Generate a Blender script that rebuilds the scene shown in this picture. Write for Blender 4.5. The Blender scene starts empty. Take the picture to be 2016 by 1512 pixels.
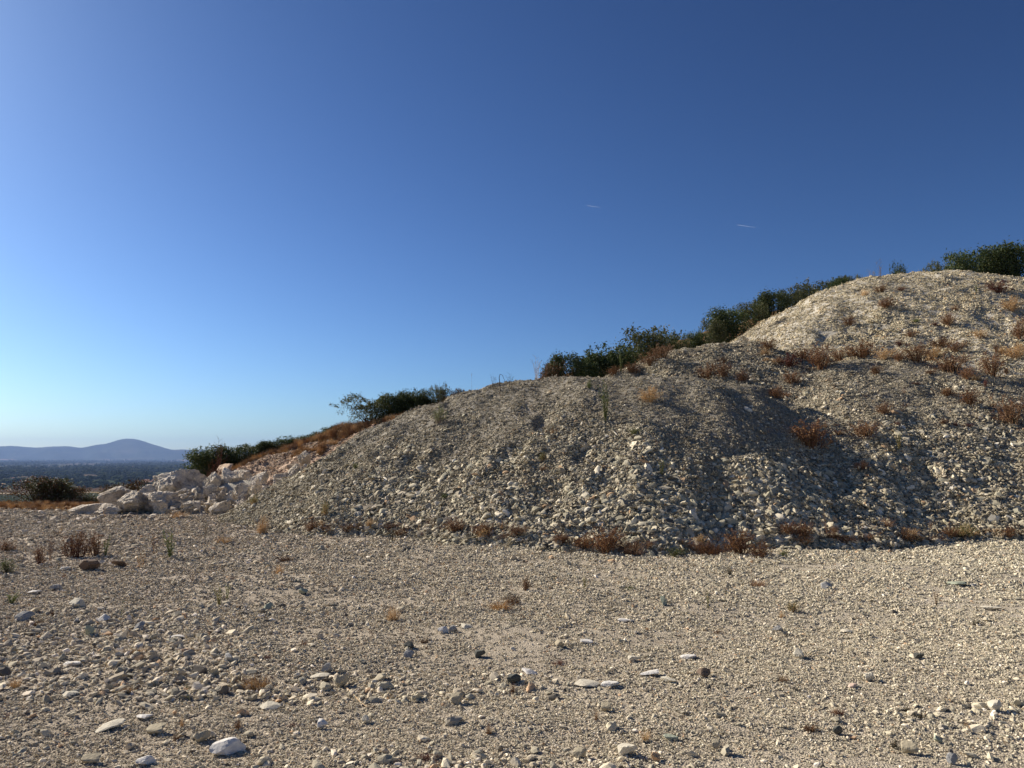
import bpy, bmesh, math, random
import numpy as np
from mathutils import Vector, Matrix
random.seed(7); RNG = np.random.default_rng(11)
R = math.radians
sc = bpy.context.scene
COL = sc.collection

# ------------------------------------------------------------------ camera, sky, sun, exposure
FPX = 1512.0; PITCH = R(5.5); CAMZ = 1.6
cd = bpy.data.cameras.new('camera'); cam = bpy.data.objects.new('camera', cd); COL.objects.link(cam)
cam.location = (0, 0, CAMZ); cam.rotation_euler = (R(90) + PITCH, 0, 0)
cd.sensor_width = 36; cd.lens = 27.0; cd.clip_start = 0.05; cd.clip_end = 90000
sc.camera = cam
SUN_EL = R(30); SUN_AZ = R(-58)          # azimuth measured from +Y (the view), minus is to the left
world = bpy.data.worlds.new('World'); sc.world = world; world.use_nodes = True
wn = world.node_tree; wn.nodes.clear()
sky = wn.nodes.new('ShaderNodeTexSky'); sky.sky_type = 'NISHITA'; sky.sun_disc = False
sky.sun_elevation = SUN_EL; sky.sun_rotation = SUN_AZ
sky.altitude = 0; sky.air_density = 0.8; sky.dust_density = 0.6; sky.ozone_density = 0.5
EXPO = 0.65
# the photograph's contrasty tone curve applied to the whole sky alike: (sky * a) ^ 1.47 * b
pre = wn.nodes.new('ShaderNodeVectorMath'); pre.operation = 'SCALE'; pre.inputs['Scale'].default_value = 0.1
gam = wn.nodes.new('ShaderNodeGamma'); gam.inputs[1].default_value = 1.47
post = wn.nodes.new('ShaderNodeVectorMath'); post.operation = 'MULTIPLY'; post.inputs[1].default_value = (6.25, 8.95, 12.3)
bgn = wn.nodes.new('ShaderNodeBackground'); bgn.inputs[1].default_value = 0.1 / 2 ** EXPO
wo = wn.nodes.new('ShaderNodeOutputWorld')
wn.links.new(sky.outputs[0], pre.inputs[0]); wn.links.new(pre.outputs[0], gam.inputs[0]); wn.links.new(gam.outputs[0], post.inputs[0]); wn.links.new(post.outputs[0], bgn.inputs[0]); wn.links.new(bgn.outputs[0], wo.inputs[0])
sd = bpy.data.lights.new('sun', 'SUN'); sd.energy = 5.0; sd.angle = R(0.53); sd.color = (1.0, 0.915, 0.79)
sun = bpy.data.objects.new('sun', sd); COL.objects.link(sun)
SDIR = Vector((math.sin(SUN_AZ) * math.cos(SUN_EL), math.cos(SUN_AZ) * math.cos(SUN_EL), math.sin(SUN_EL)))
sun.rotation_euler = SDIR.to_track_quat('Z', 'Y').to_euler(); sun.location = (-40, 30, 40)
sc.view_settings.view_transform = 'Standard'; sc.view_settings.look = 'None'
sc.view_settings.exposure = EXPO; sc.view_settings.gamma = 1.0; sc.view_settings.use_curve_mapping = False
sc.cycles.max_bounces = 5; sc.cycles.diffuse_bounces = 2; sc.cycles.transparent_max_bounces = 8
sc.cycles.volume_bounces = 0
sc.cycles.use_denoising = True

# ------------------------------------------------------------------ helpers
def _hash(ix, iy, seed):
    h = (ix.astype(np.int64) * 374761393 + iy.astype(np.int64) * 668265263 + seed * 974634777) & 0x7fffffff
    h = ((h ^ (h >> 13)) * 1274126177) & 0x7fffffff
    return ((h ^ (h >> 16)) & 0xffffff) / float(0xffffff)

def vnoise(x, y, seed=0):
    x = np.asarray(x, float); y = np.asarray(y, float)
    x0 = np.floor(x); y0 = np.floor(y); fx = x - x0; fy = y - y0
    fx = fx * fx * (3 - 2 * fx); fy = fy * fy * (3 - 2 * fy)
    a = _hash(x0, y0, seed); b = _hash(x0 + 1, y0, seed); c = _hash(x0, y0 + 1, seed); d = _hash(x0 + 1, y0 + 1, seed)
    return (a * (1 - fx) + b * fx) * (1 - fy) + (c * (1 - fx) + d * fx) * fy

def fbm(x, y, oct=4, seed=0):                       # about -1..1
    s = 0; a = 1; t = 0
    for i in range(oct):
        s = s + a * (vnoise(x * 2 ** i + 17.3 * i, y * 2 ** i - 9.1 * i, seed + i) * 2 - 1); t += a; a *= .5
    return s / t

def sstep(a, b, x):
    t = np.clip((x - a) / (b - a), 0, 1); return t * t * (3 - 2 * t)

CT, ST = math.cos(PITCH), math.sin(PITCH)
def ray(px, py):                                    # world direction per metre of depth along +Y
    u = (np.asarray(px, float) - 1008) / FPX; v = (756 - np.asarray(py, float)) / FPX
    fy = CT - v * ST
    return u / fy, (ST + v * CT) / fy
def at(px, py, Y):
    rx, rz = ray(px, py); return (float(rx * Y), float(Y), float(CAMZ + rz * Y))

def mesh_obj(name, verts, faces, mats, parent=None, smooth=False, mi=None):
    me = bpy.data.meshes.new(name)
    me.from_pydata([tuple(v) for v in verts] if not isinstance(verts, np.ndarray) else verts.tolist(), [], faces.tolist() if isinstance(faces, np.ndarray) else faces)
    for m in (mats if isinstance(mats, (list, tuple)) else [mats]): me.materials.append(m)
    if mi is not None: me.polygons.foreach_set('material_index', mi)
    if smooth: me.polygons.foreach_set('use_smooth', [True] * len(me.polygons))
    me.update()
    o = bpy.data.objects.new(name, me); COL.objects.link(o)
    if parent: o.parent = parent
    return o
def put(name, me, parent=None):
    o = bpy.data.objects.new(name, me); COL.objects.link(o)
    if parent: o.parent = parent
    return o
def empty(name, loc):
    o = bpy.data.objects.new(name, None); o.empty_display_size = .2; COL.objects.link(o); o.location = loc; return o
def tag(o, label=None, cat=None, group=None, kind=None):
    if label: o['label'] = label
    if cat: o['category'] = cat
    if group: o['group'] = group
    if kind: o['kind'] = kind
    return o

# ------------------------------------------------------------------ materials
def new_mat(name):
    m = bpy.data.materials.new(name); m.use_nodes = True
    nt = m.node_tree; nt.nodes.clear()
    out = nt.nodes.new('ShaderNodeOutputMaterial'); p = nt.nodes.new('ShaderNodeBsdfPrincipled')
    nt.links.new(p.outputs[0], out.inputs[0]); p.inputs['Roughness'].default_value = .92
    p.inputs['Specular IOR Level'].default_value = .2
    return m, nt, p
def N(nt, t, **kw):
    n = nt.nodes.new(t)
    for k, v in kw.items(): setattr(n, k, v)
    return n
def noise(nt, vec, scale, detail=4, rough=.55):
    n = N(nt, 'ShaderNodeTexNoise'); n.inputs['Scale'].default_value = scale; n.inputs['Detail'].default_value = detail
    n.inputs['Roughness'].default_value = rough
    nt.links.new(vec, n.inputs['Vector']); return n.outputs['Fac']
def ramp(nt, fac, stops, interp='LINEAR'):
    r = N(nt, 'ShaderNodeValToRGB'); r.color_ramp.interpolation = interp
    e = r.color_ramp.elements
    while len(e) < len(stops): e.new(.5)
    for i, (p, c) in enumerate(stops):
        e[i].position = p; e[i].color = (c[0], c[1], c[2], 1) if not isinstance(c, (int, float)) else (c, c, c, 1)
    nt.links.new(fac, r.inputs[0]); return r.outputs[0]
def mix(nt, fac, a, b, mode='MIX'):
    m = N(nt, 'ShaderNodeMix', data_type='RGBA', blend_type=mode)
    for s, v in ((m.inputs[0], fac), (m.inputs[6], a), (m.inputs[7], b)):
        if hasattr(v, 'links') or isinstance(v, bpy.types.NodeSocket): nt.links.new(v, s)
        elif isinstance(v, (int, float)): s.default_value = v if s == m.inputs[0] else (v, v, v, 1)
        else: s.default_value = (*v, 1)
    return m.outputs[2]
def math_(nt, op, a, b=0., c=0.):
    m = N(nt, 'ShaderNodeMath', operation=op)
    for s, v in zip(m.inputs, (a, b, c)):
        if isinstance(v, bpy.types.NodeSocket): nt.links.new(v, s)
        else: s.default_value = v
    return m.outputs[0]
def bump(nt, p, h, strength=.5, dist=.01):
    b = N(nt, 'ShaderNodeBump'); b.inputs['Strength'].default_value = strength; b.inputs['Distance'].default_value = dist
    nt.links.new(h, b.inputs['Height']); nt.links.new(b.outputs[0], p.inputs['Normal'])
def wpos(nt): return N(nt, 'ShaderNodeNewGeometry').outputs['Position']
def opos(nt): return N(nt, 'ShaderNodeTexCoord').outputs['Object']

PAL = [(0.0, (.115, .105, .088)), (.05, (.27, .25, .195)), (.16, (.35, .325, .25)), (.30, (.42, .385, .295)), (.44, (.31, .295, .235)),
       (.54, (.50, .45, .35)), (.66, (.39, .345, .265)), (.75, (.56, .51, .40)), (.83, (.295, .27, .22)), (.90, (.64, .58, .47)), (.95, (.43, .30, .19)), (.97, (.70, .65, .56))]
def scale_c(c, s): return tuple(min(1, a * b) for a, b in zip(c, s))
def stone_mat(name, tint=(1, 1, 1), pink=True, island=True, bright=1.0):
    m, nt, p = new_mat(name)
    g = N(nt, 'ShaderNodeNewGeometry'); oi = N(nt, 'ShaderNodeObjectInfo')
    f = oi.outputs['Random']
    if island:
        f = math_(nt, 'FRACT', math_(nt, 'ADD', oi.outputs['Random'], g.outputs['Random Per Island']))
    c = ramp(nt, f, [(q, scale_c(col, [t * bright for t in tint])) for q, col in PAL], 'CONSTANT')
    # soft spread between the stone kinds, so that neighbours are less alike
    n1 = noise(nt, g.outputs['Position'], 14, 3)
    c = mix(nt, .55, c, ramp(nt, n1, [(.3, .72), (.7, 1.18)]), 'MULTIPLY')
    if pink:                                        # the limestone is pinker to the left of the yard and creamier to the right
        sx = N(nt, 'ShaderNodeSeparateXYZ'); nt.links.new(g.outputs['Position'], sx.inputs[0])
        t = math_(nt, 'MULTIPLY_ADD', sx.outputs[0], .06, .45)
        c = mix(nt, 1.0, c, ramp(nt, t, [(0, (.90, .83, .78)), (.55, (1.0, .955, .89)), (1, (1.07, 1.04, .97))]), 'MULTIPLY')
    nt.links.new(c, p.inputs['Base Color'])
    bump(nt, p, noise(nt, g.outputs['Position'], 90, 3), .5, .004)
    return m
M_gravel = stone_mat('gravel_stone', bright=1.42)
M_heap = stone_mat('heap_stone', tint=(1.22, 1.18, 1.08), pink=False)  # tint raised to paint in sun contrast against the darkened fines
M_heap_fine = stone_mat('heap_fine_stone', tint=(.90, .845, .755), pink=False)  # darkened tint puts the shade of the gaps between stones into the colour
M_heap_upper = stone_mat('upper_heap_stone', tint=(1.24, 1.19, 1.09))  # pale stone, tint raised to stand in for more sun on the face
M_stone = stone_mat('loose_stone', island=False)

def soil_mat(name, c0, c1, c2, fine=70, bs=.6, bd=.02, extra=None):
    m, nt, p = new_mat(name); w = wpos(nt)
    a = ramp(nt, noise(nt, w, .35, 5), [(.3, c0), (.55, c1), (.75, c2)])
    a = mix(nt, .6, a, ramp(nt, noise(nt, w, 9, 4, .7), [(.25, .62), (.7, 1.2)]), 'MULTIPLY')
    v = N(nt, 'ShaderNodeTexVoronoi'); v.inputs['Scale'].default_value = fine; nt.links.new(w, v.inputs['Vector'])
    a = mix(nt, .55, a, ramp(nt, v.outputs['Color'], [(0, .6), (1, 1.25)]), 'MULTIPLY')
    if extra: a = extra(nt, w, a)
    nt.links.new(a, p.inputs['Base Color'])
    h = math_(nt, 'SUBTRACT', noise(nt, w, fine * .4, 4, .7), math_(nt, 'MULTIPLY', v.outputs['Distance'], .7))
    bump(nt, p, h, bs, bd)
    return m
def yard_extra(nt, w, a):
    sx = N(nt, 'ShaderNodeSeparateXYZ'); nt.links.new(w, sx.inputs[0])
    a = mix(nt, 1., a, ramp(nt, math_(nt, 'MULTIPLY_ADD', sx.outputs[0], .06, .45), [(0, (.84, .76, .70)), (.5, (.96, .91, .85)), (1, (1.08, 1.05, .99))]), 'MULTIPLY')
    # chalky powder spots and orange dry litter, each with an outline of its own
    a = mix(nt, math_(nt, 'MULTIPLY', ramp(nt, noise(nt, w, 1.3, 6, .65), [(.63, 0.), (.70, 1.)]), .5), a, (.60, .55, .46))
    a = mix(nt, math_(nt, 'MULTIPLY', ramp(nt, noise(nt, w, .8, 7, .75), [(.62, 0.), (.69, 1.)]), .45), a, (.33, .215, .12))
    # far strip beyond the gravel (y > 23 m) is dry earth with straw
    far = ramp(nt, math_(nt, 'ADD', math_(nt, 'MULTIPLY', sx.outputs[1], .04), math_(nt, 'MULTIPLY', noise(nt, w, .6, 3), .08)), [(.93, 0.), (.99, 1.)])
    a = mix(nt, far, a, mix(nt, noise(nt, w, 1.5, 5), (.24, .15, .075), (.40, .27, .13)))
    return a
M_ground = soil_mat('yard_soil', (.39, .345, .275), (.47, .42, .335), (.57, .515, .43), 75, .7, .02, yard_extra)
M_moundsoil = soil_mat('mound_fines', (.24, .215, .175), (.30, .268, .215), (.37, .32, .26), 45, .8, .03)  # kept dark so shade between the stones is painted into the base
M_moundsoil_up = soil_mat('upper_mound_fines', (.43, .39, .315), (.50, .455, .37), (.56, .51, .42), 32, .8, .03)  # pale fines, brightened to stand in for stronger sun on the highest mound
def hill_extra(nt, w, a):
    g = N(nt, 'ShaderNodeNewGeometry'); sx = N(nt, 'ShaderNodeSeparateXYZ'); nt.links.new(w, sx.inputs[0])
    t = math_(nt, 'ADD', sx.outputs[1], math_(nt, 'MULTIPLY', noise(nt, w, .9, 4), 2.5))     # flatter ground towards the crest is under dry grass
    k = ramp(nt, math_(nt, 'MULTIPLY', t, .02), [(.595, 0.), (.625, 1.)])
    return mix(nt, k, a, mix(nt, noise(nt, w, 3, 5), (.15, .08, .035), (.30, .17, .07)))
M_hill = soil_mat('bank_earth', (.44, .29, .19), (.52, .37, .26), (.34, .19, .10), 14, .9, .06, hill_extra)

def boulder_mat():
    m, nt, p = new_mat('white_limestone'); w = wpos(nt); oi = N(nt, 'ShaderNodeObjectInfo')
    base = ramp(nt, noise(nt, w, 1.6, 6, .65), [(.33, (.34, .265, .19)), (.46, (.58, .51, .41)), (.60, (.78, .70, .58))])
    base = mix(nt, ramp(nt, noise(nt, w, 4.5, 6, .7), [(.52, 0.), (.62, .75)]), base, (.24, .225, .20))
    base = mix(nt, ramp(nt, noise(nt, w, 2.3, 3, .6), [(.60, 0.), (.70, .55)]), base, (.52, .41, .26))
    base = mix(nt, 1., base, ramp(nt, oi.outputs['Random'], [(0, (1.0, .97, .92)), (1, (1.18, 1.14, 1.10))]), 'MULTIPLY')
    nt.links.new(base, p.inputs['Base Color'])
    v = N(nt, 'ShaderNodeTexVoronoi', feature='DISTANCE_TO_EDGE'); v.inputs['Scale'].default_value = 3.2; nt.links.new(w, v.inputs['Vector'])
    h = math_(nt, 'ADD', noise(nt, w, 7, 9, .7), math_(nt, 'MULTIPLY', math_(nt, 'MINIMUM', v.outputs['Distance'], .08), 1.2))
    bump(nt, p, h, 1.0, .13)
    return m
M_boulder = boulder_mat()

def leaf_mat(name, stops, trans=.25):
    m, nt, p = new_mat(name); g = N(nt, 'ShaderNodeNewGeometry'); oi = N(nt, 'ShaderNodeObjectInfo')
    c = ramp(nt, g.outputs['Random Per Island'], stops)
    c = mix(nt, 1., c, ramp(nt, oi.outputs['Random'], [(0, .78), (1, 1.18)]), 'MULTIPLY')
    nt.links.new(c, p.inputs['Base Color']); p.inputs['Roughness'].default_value = .6
    t = N(nt, 'ShaderNodeBsdfTranslucent'); nt.links.new(c, t.inputs[0])
    ms = N(nt, 'ShaderNodeMixShader'); ms.inputs[0].default_value = trans
    nt.links.new(p.outputs[0], ms.inputs[1]); nt.links.new(t.outputs[0], ms.inputs[2])
    nt.links.new(ms.outputs[0], nt.nodes['Material Output'].inputs[0])
    return m
M_leaf = leaf_mat('evergreen_leaf', [(0, (.028, .044, .015)), (.5, (.056, .082, .027)), (.85, (.10, .125, .04)), (1, (.16, .15, .05))])
M_leaf2 = leaf_mat('olive_leaf', [(0, (.042, .055, .02)), (.6, (.09, .105, .038)), (1, (.18, .15, .065))])
M_mixed = leaf_mat('rusty_and_green_leaf', [(0, (.030, .038, .014)), (.45, (.055, .055, .020)), (.55, (.10, .045, .02)), (1, (.17, .075, .035))])
M_green = leaf_mat('weed_leaf', [(0, (.09, .11, .035)), (1, (.20, .22, .07))], .35)
M_brightgreen = leaf_mat('fresh_weed_leaf', [(0, (.14, .18, .055)), (1, (.30, .34, .13))], .35)
M_rust = leaf_mat('rusty_stalk', [(0, (.11, .050, .026)), (.5, (.22, .108, .052)), (1, (.38, .23, .11))], .2)
M_red = leaf_mat('red_stalk', [(0, (.09, .028, .02)), (.6, (.18, .065, .045)), (1, (.26, .13, .07))], .2)
M_straw = leaf_mat('straw', [(0, (.38, .22, .09)), (.5, (.58, .39, .19)), (1, (.78, .60, .36))], .3)
M_dryg = leaf_mat('dry_grass_blade', [(0, (.24, .12, .05)), (1, (.46, .28, .13))], .25)
M_pale = leaf_mat('pale_stalk', [(0, (.30, .22, .16)), (1, (.48, .38, .29))], .2)
M_dark = leaf_mat('dark_stalk', [(0, (.05, .04, .025)), (1, (.11, .09, .05))], .1)
M_bark = leaf_mat('bark', [(0, (.07, .05, .035)), (1, (.12, .09, .06))], 0.)

# ------------------------------------------------------------------ height functions
def ridge_fn(pts, sf, sb, r=1.0, sl=None):
    P = [at(*p) for p in pts]
    def h(X, Y):
        best = np.full(X.shape, -1e9)
        for (x0, y0, z0), (x1, y1, z1) in zip(P[:-1], P[1:]):
            dx, dy = x1 - x0, y1 - y0
            t = np.clip(((X - x0) * dx + (Y - y0) * dy) / (dx * dx + dy * dy), 0, 1)
            cx, cy, cz = x0 + t * dx, y0 + t * dy, z0 + t * (z1 - z0)
            ex, ey = X - cx, Y - cy; d = np.sqrt(ex * ex + ey * ey) + 1e-9
            k = .5 + .5 * ey / d                       # 0 in front of the crest, 1 behind it
            s = sf + (sb - sf) * sstep(.3, .9, k)
            if sl is not None: s = s + (sl - s) * sstep(.6, 1., -ex / d)
            best = np.maximum(best, cz - s * (np.sqrt(d * d + r * r) - r))
        return best
    return h
def ground_h(X, Y):
    t = np.maximum(0, Y - 26.5)
    z = .05 * fbm(X / 3.5, Y / 3.5, 3, 5) + .028 * fbm(X / .7, Y / .7, 4, 9)
    z = z + .045 * fbm(X / 2.8 + Y * .25, Y / .8, 3, 15) * sstep(3, 5, Y) * sstep(40, 20, Y)
    z = z + .06 * sstep(2, 9, X) * sstep(9, 13.5, Y)
    drop = -(t * t / (t + 8)) * .24
    return np.maximum(z * np.exp(-t / 60) + drop, -60.05)
_A = ridge_fn([(905, 782, 22.4), (950, 766, 22.2), (1010, 752, 21.8), (1080, 744, 21.4), (1150, 739, 20.8), (1250, 738, 20.2), (1340, 741, 20.1), (1410, 749, 20.4), (1460, 760, 20.6), (1515, 785, 20.6)], .62, .45, 1.0, .60)
_B = ridge_fn([(1262, 728, 25.5), (1300, 710, 26.2), (1350, 693, 27), (1407, 680, 27.2), (1467, 676, 27.2), (1520, 690, 27), (1570, 704, 26.5)], .55, .5, .9)
_D = ridge_fn([(1560, 745, 24.6), (1610, 730, 24.6), (1679, 712, 24.5), (1750, 708, 24.2), (1820, 715, 23.8), (1880, 738, 23.0), (1925, 754, 22.3), (1975, 742, 22.4), (2060, 728, 22.6), (2240, 720, 22.6), (2500, 730, 22)], .52, .4, 1.2)
_C = ridge_fn([(1690, 562, 36.5), (1730, 548, 37.2), (1776, 542, 38), (1863, 539, 38), (1925, 549, 38), (1985, 552, 38), (2060, 548, 38), (2200, 535, 38), (2500, 530, 38)], .54, .4, 2.5, .66)
_Dspur = ridge_fn([(1790, 745, 23), (1830, 860, 19.6), (1880, 965, 17.0)], .55, .5, .8)
_Fill = ridge_fn([(1440, 832, 18.9), (1540, 830, 19.3), (1640, 828, 19.7), (1780, 812, 20.6)], .64, .3, 1.0)
_Bench = ridge_fn([(1500, 735, 24.8), (1600, 722, 26.5), (1750, 712, 28), (1900, 720, 28), (2050, 705, 28), (2400, 700, 28)], .52, .2, 1.0)
_H = ridge_fn([(250, 985, 42), (380, 935, 37), (480, 925, 34), (560, 893, 33), (640, 870, 32), (700, 844, 31), (790, 830, 30), (860, 812, 30), (1000, 765, 32), (1070, 748, 33), (1240, 712, 37), (1480, 668, 42), (1640, 590, 46), (1760, 552, 49), (1860, 545, 51), (2016, 545, 52), (2500, 500, 54)], .62, .10, 1.0, .45)
def lumps(X, Y, seed, a=.11):
    # settled gravel: lumps, short rills down the face and little scoops
    n = a * fbm(X / 1.25, Y / 1.6, 4, seed) + .5 * a * fbm(X / .38, Y / .5, 3, seed + 20)
    n = n + .7 * a * fbm(X / .75 + .25 * Y, Y / 3.6, 3, seed + 40)
    n = n - 1.35 * a * sstep(.60, .80, vnoise(X / .75, Y / .95, seed + 60)) * sstep(.45, .7, vnoise(X / 3.1, Y / 3.1, seed + 61))
    return n
def wrap(f, seed, a):
    def h(X, Y):
        b = f(X + .25 * fbm(Y / 1.3, X / 1.3, 2, seed + 7), Y + .55 * fbm(X / 2.2, Y / 4, 3, seed + 8)); w = .25 + .75 * sstep(.1, 1.2, b)
        return b + w * lumps(X, Y, seed, a)
    return h
hA = wrap(_A, 101, .105)
hB = wrap(_B, 131, .12)
hD = wrap(lambda X, Y: np.maximum(np.maximum(_D(X, Y), _Dspur(X, Y)), np.maximum(_Bench(X, Y), _Fill(X, Y))), 151, .115)
hC = wrap(_C, 171, .13)
hH = wrap(_H, 191, .20)
MOUNDS = [hA, hB, hD, hC, hH]
def H_all(X, Y):
    X = np.asarray(X, float); Y = np.asarray(Y, float)
    z = ground_h(X, Y)
    for f in MOUNDS: z = np.maximum(z, f(X, Y))
    return z
_steps = np.concatenate([np.arange(3, 60, .06)])
def hit(px, py):                                     # first place where the view through a pixel meets the land
    rx, rz = ray(px, py); Y = _steps; z = CAMZ + rz * Y
    Hh = H_all(rx * Y, Y); k = np.nonzero(z < Hh)[0]
    if len(k) == 0: return None
    i = k[0]; y = float(Y[i]); return (float(rx * y), y, float(Hh[i]))
def land(x, y): return float(H_all(np.array([x]), np.array([y]))[0])
def normals(f, X, Y, e=.06):
    gx = (f(X + e, Y) - f(X - e, Y)) / (2 * e); gy = (f(X, Y + e) - f(X, Y - e)) / (2 * e)
    n = np.stack([-gx, -gy, np.ones_like(gx)], 1); return n / np.linalg.norm(n, axis=1, keepdims=True)

def sheet(name, xs, ys, f, mat, keep=None, parent=None):
    X, Y = np.meshgrid(xs, ys); Z = f(X.ravel(), Y.ravel()).reshape(X.shape)
    V = np.stack([X.ravel(), Y.ravel(), Z.ravel()], 1)
    nx, ny = len(xs), len(ys)
    i = (np.arange(ny - 1)[:, None] * nx + np.arange(nx - 1)[None, :]).ravel()
    F = np.stack([i, i + 1, i + nx + 1, i + nx], 1)
    if keep is not None:
        kv = keep(X.ravel(), Y.ravel(), Z.ravel()); F = F[kv[F].any(1)]
        used = np.unique(F); mp = np.zeros(len(V), int); mp[used] = np.arange(len(used)); V = V[used]; F = mp[F]
    return mesh_obj(name, V, F, mat, parent, smooth=True)

# ------------------------------------------------------------------ rock shapes
def ico(n):
    bm = bmesh.new(); bmesh.ops.create_icosphere(bm, subdivisions=n, radius=1)
    V = np.array([v.co[:] for v in bm.verts]); F = np.array([[v.index for v in f.verts] for f in bm.faces]); bm.free()
    return V, F
ICO = {n: ico(n) for n in (1, 2, 3, 4, 5)}
def rock_verts(n, rng, planes=11, flat=.6, soft=14, rough=0., stretch=1.3, blocky=False):
    V, F = ICO[n]
    D = V / np.linalg.norm(V, axis=1, keepdims=True)
    nn = rng.normal(size=(planes, 3)); nn /= np.linalg.norm(nn, axis=1, keepdims=True)
    dd = rng.uniform(.62, 1.0, planes)
    if blocky:
        ax = np.concatenate([np.eye(3), -np.eye(3)]) + rng.normal(size=(6, 3)) * .38; ax /= np.linalg.norm(ax, axis=1, keepdims=True)
        nn = np.concatenate([nn, ax]); dd = np.concatenate([dd * 1.12, rng.uniform(.60, .90, 6)])
    dot = np.maximum(D @ nn.T, .04); r = dd / dot
    r = np.minimum(r, 2.2)
    rr = -np.log(np.exp(-soft * r).sum(1)) / soft
    P = D * rr[:, None]
    if rough:
        o = rng.uniform(0, 50, 3)
        q = P * 1.0
        def n3(s): return (fbm(q[:, 0] * s + o[0], q[:, 1] * s + o[1], 4, 3) + fbm(q[:, 1] * s + o[2], q[:, 2] * s + o[0], 4, 4) + fbm(q[:, 2] * s + o[1], q[:, 0] * s + o[2], 4, 5)) / 3
        a = n3(1.6); b = n3(5.)
        c_ = n3(11.) if n >= 4 else 0
        if n >= 4: P = P + D * (rough * a * .8 + rough * .45 * b - rough * 1.5 * np.clip(.16 - np.abs(n3(2.3)), 0, 1) * 4 * .5 + rough * .6 * np.abs(n3(4.1)) + rough * .45 * c_)[:, None]
        else: P = P + D * (rough * a * 1.1 + rough * .5 * b + rough * .7 * np.abs(n3(2.7)))[:, None]
    P = P * np.array([stretch, 1, flat])
    P = P - (P.max(0) + P.min(0)) / 2
    P = P / (P.max(0) - P.min(0)).max()
    return P, F
def rock_mesh(name, n, seed, mat, **kw):
    P, F = rock_verts(n, np.random.default_rng(seed), **kw)
    me = bpy.data.meshes.new(name); me.from_pydata(P.tolist(), [], F.tolist()); me.materials.append(mat); me.update()
    return me, (P.max(0) - P.min(0))

# ------------------------------------------------------------------ gravel scattered with geometry nodes (shared stone shapes, real positions)
def proto_collection(name, mat, kind, count=8, seed=0):
    c = bpy.data.collections.new(name)
    for i in range(count):
        rng = np.random.default_rng(seed * 100 + i)
        if kind == 'single':
            P, F = rock_verts(2, rng, planes=7, flat=rng.uniform(.4, .85), soft=60, stretch=rng.uniform(1.1, 1.7))
            P[:, 2] += .12
        else:                                        # a handful of small stones lying close together
            Ps, Fs, k = [], [], 0
            for j in range(16):
                q, f = rock_verts(1, rng, planes=6, flat=rng.uniform(.4, .85), soft=60, stretch=rng.uniform(1.0, 1.6))
                a = rng.uniform(0, 6.28); ca, sa = math.cos(a), math.sin(a)
                q = q @ np.array([[ca, sa, 0], [-sa, ca, 0], [0, 0, 1]])
                s = rng.uniform(.16, .36) * (1.3 if j < 3 else 1)
                rr = .62 * math.sqrt(rng.uniform()); th = rng.uniform(0, 6.28)
                q = q * s + np.array([rr * math.cos(th), rr * math.sin(th), s * .18])
                Ps.append(q); Fs.append(f + k); k += len(q)
            P = np.concatenate(Ps); F = np.concatenate(Fs)
        me = bpy.data.meshes.new('stone_shape'); me.from_pydata(P.tolist(), [], F.tolist()); me.materials.append(mat); me.update()
        o = bpy.data.objects.new('stone_shape', me); c.objects.link(o)
    return c
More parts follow.
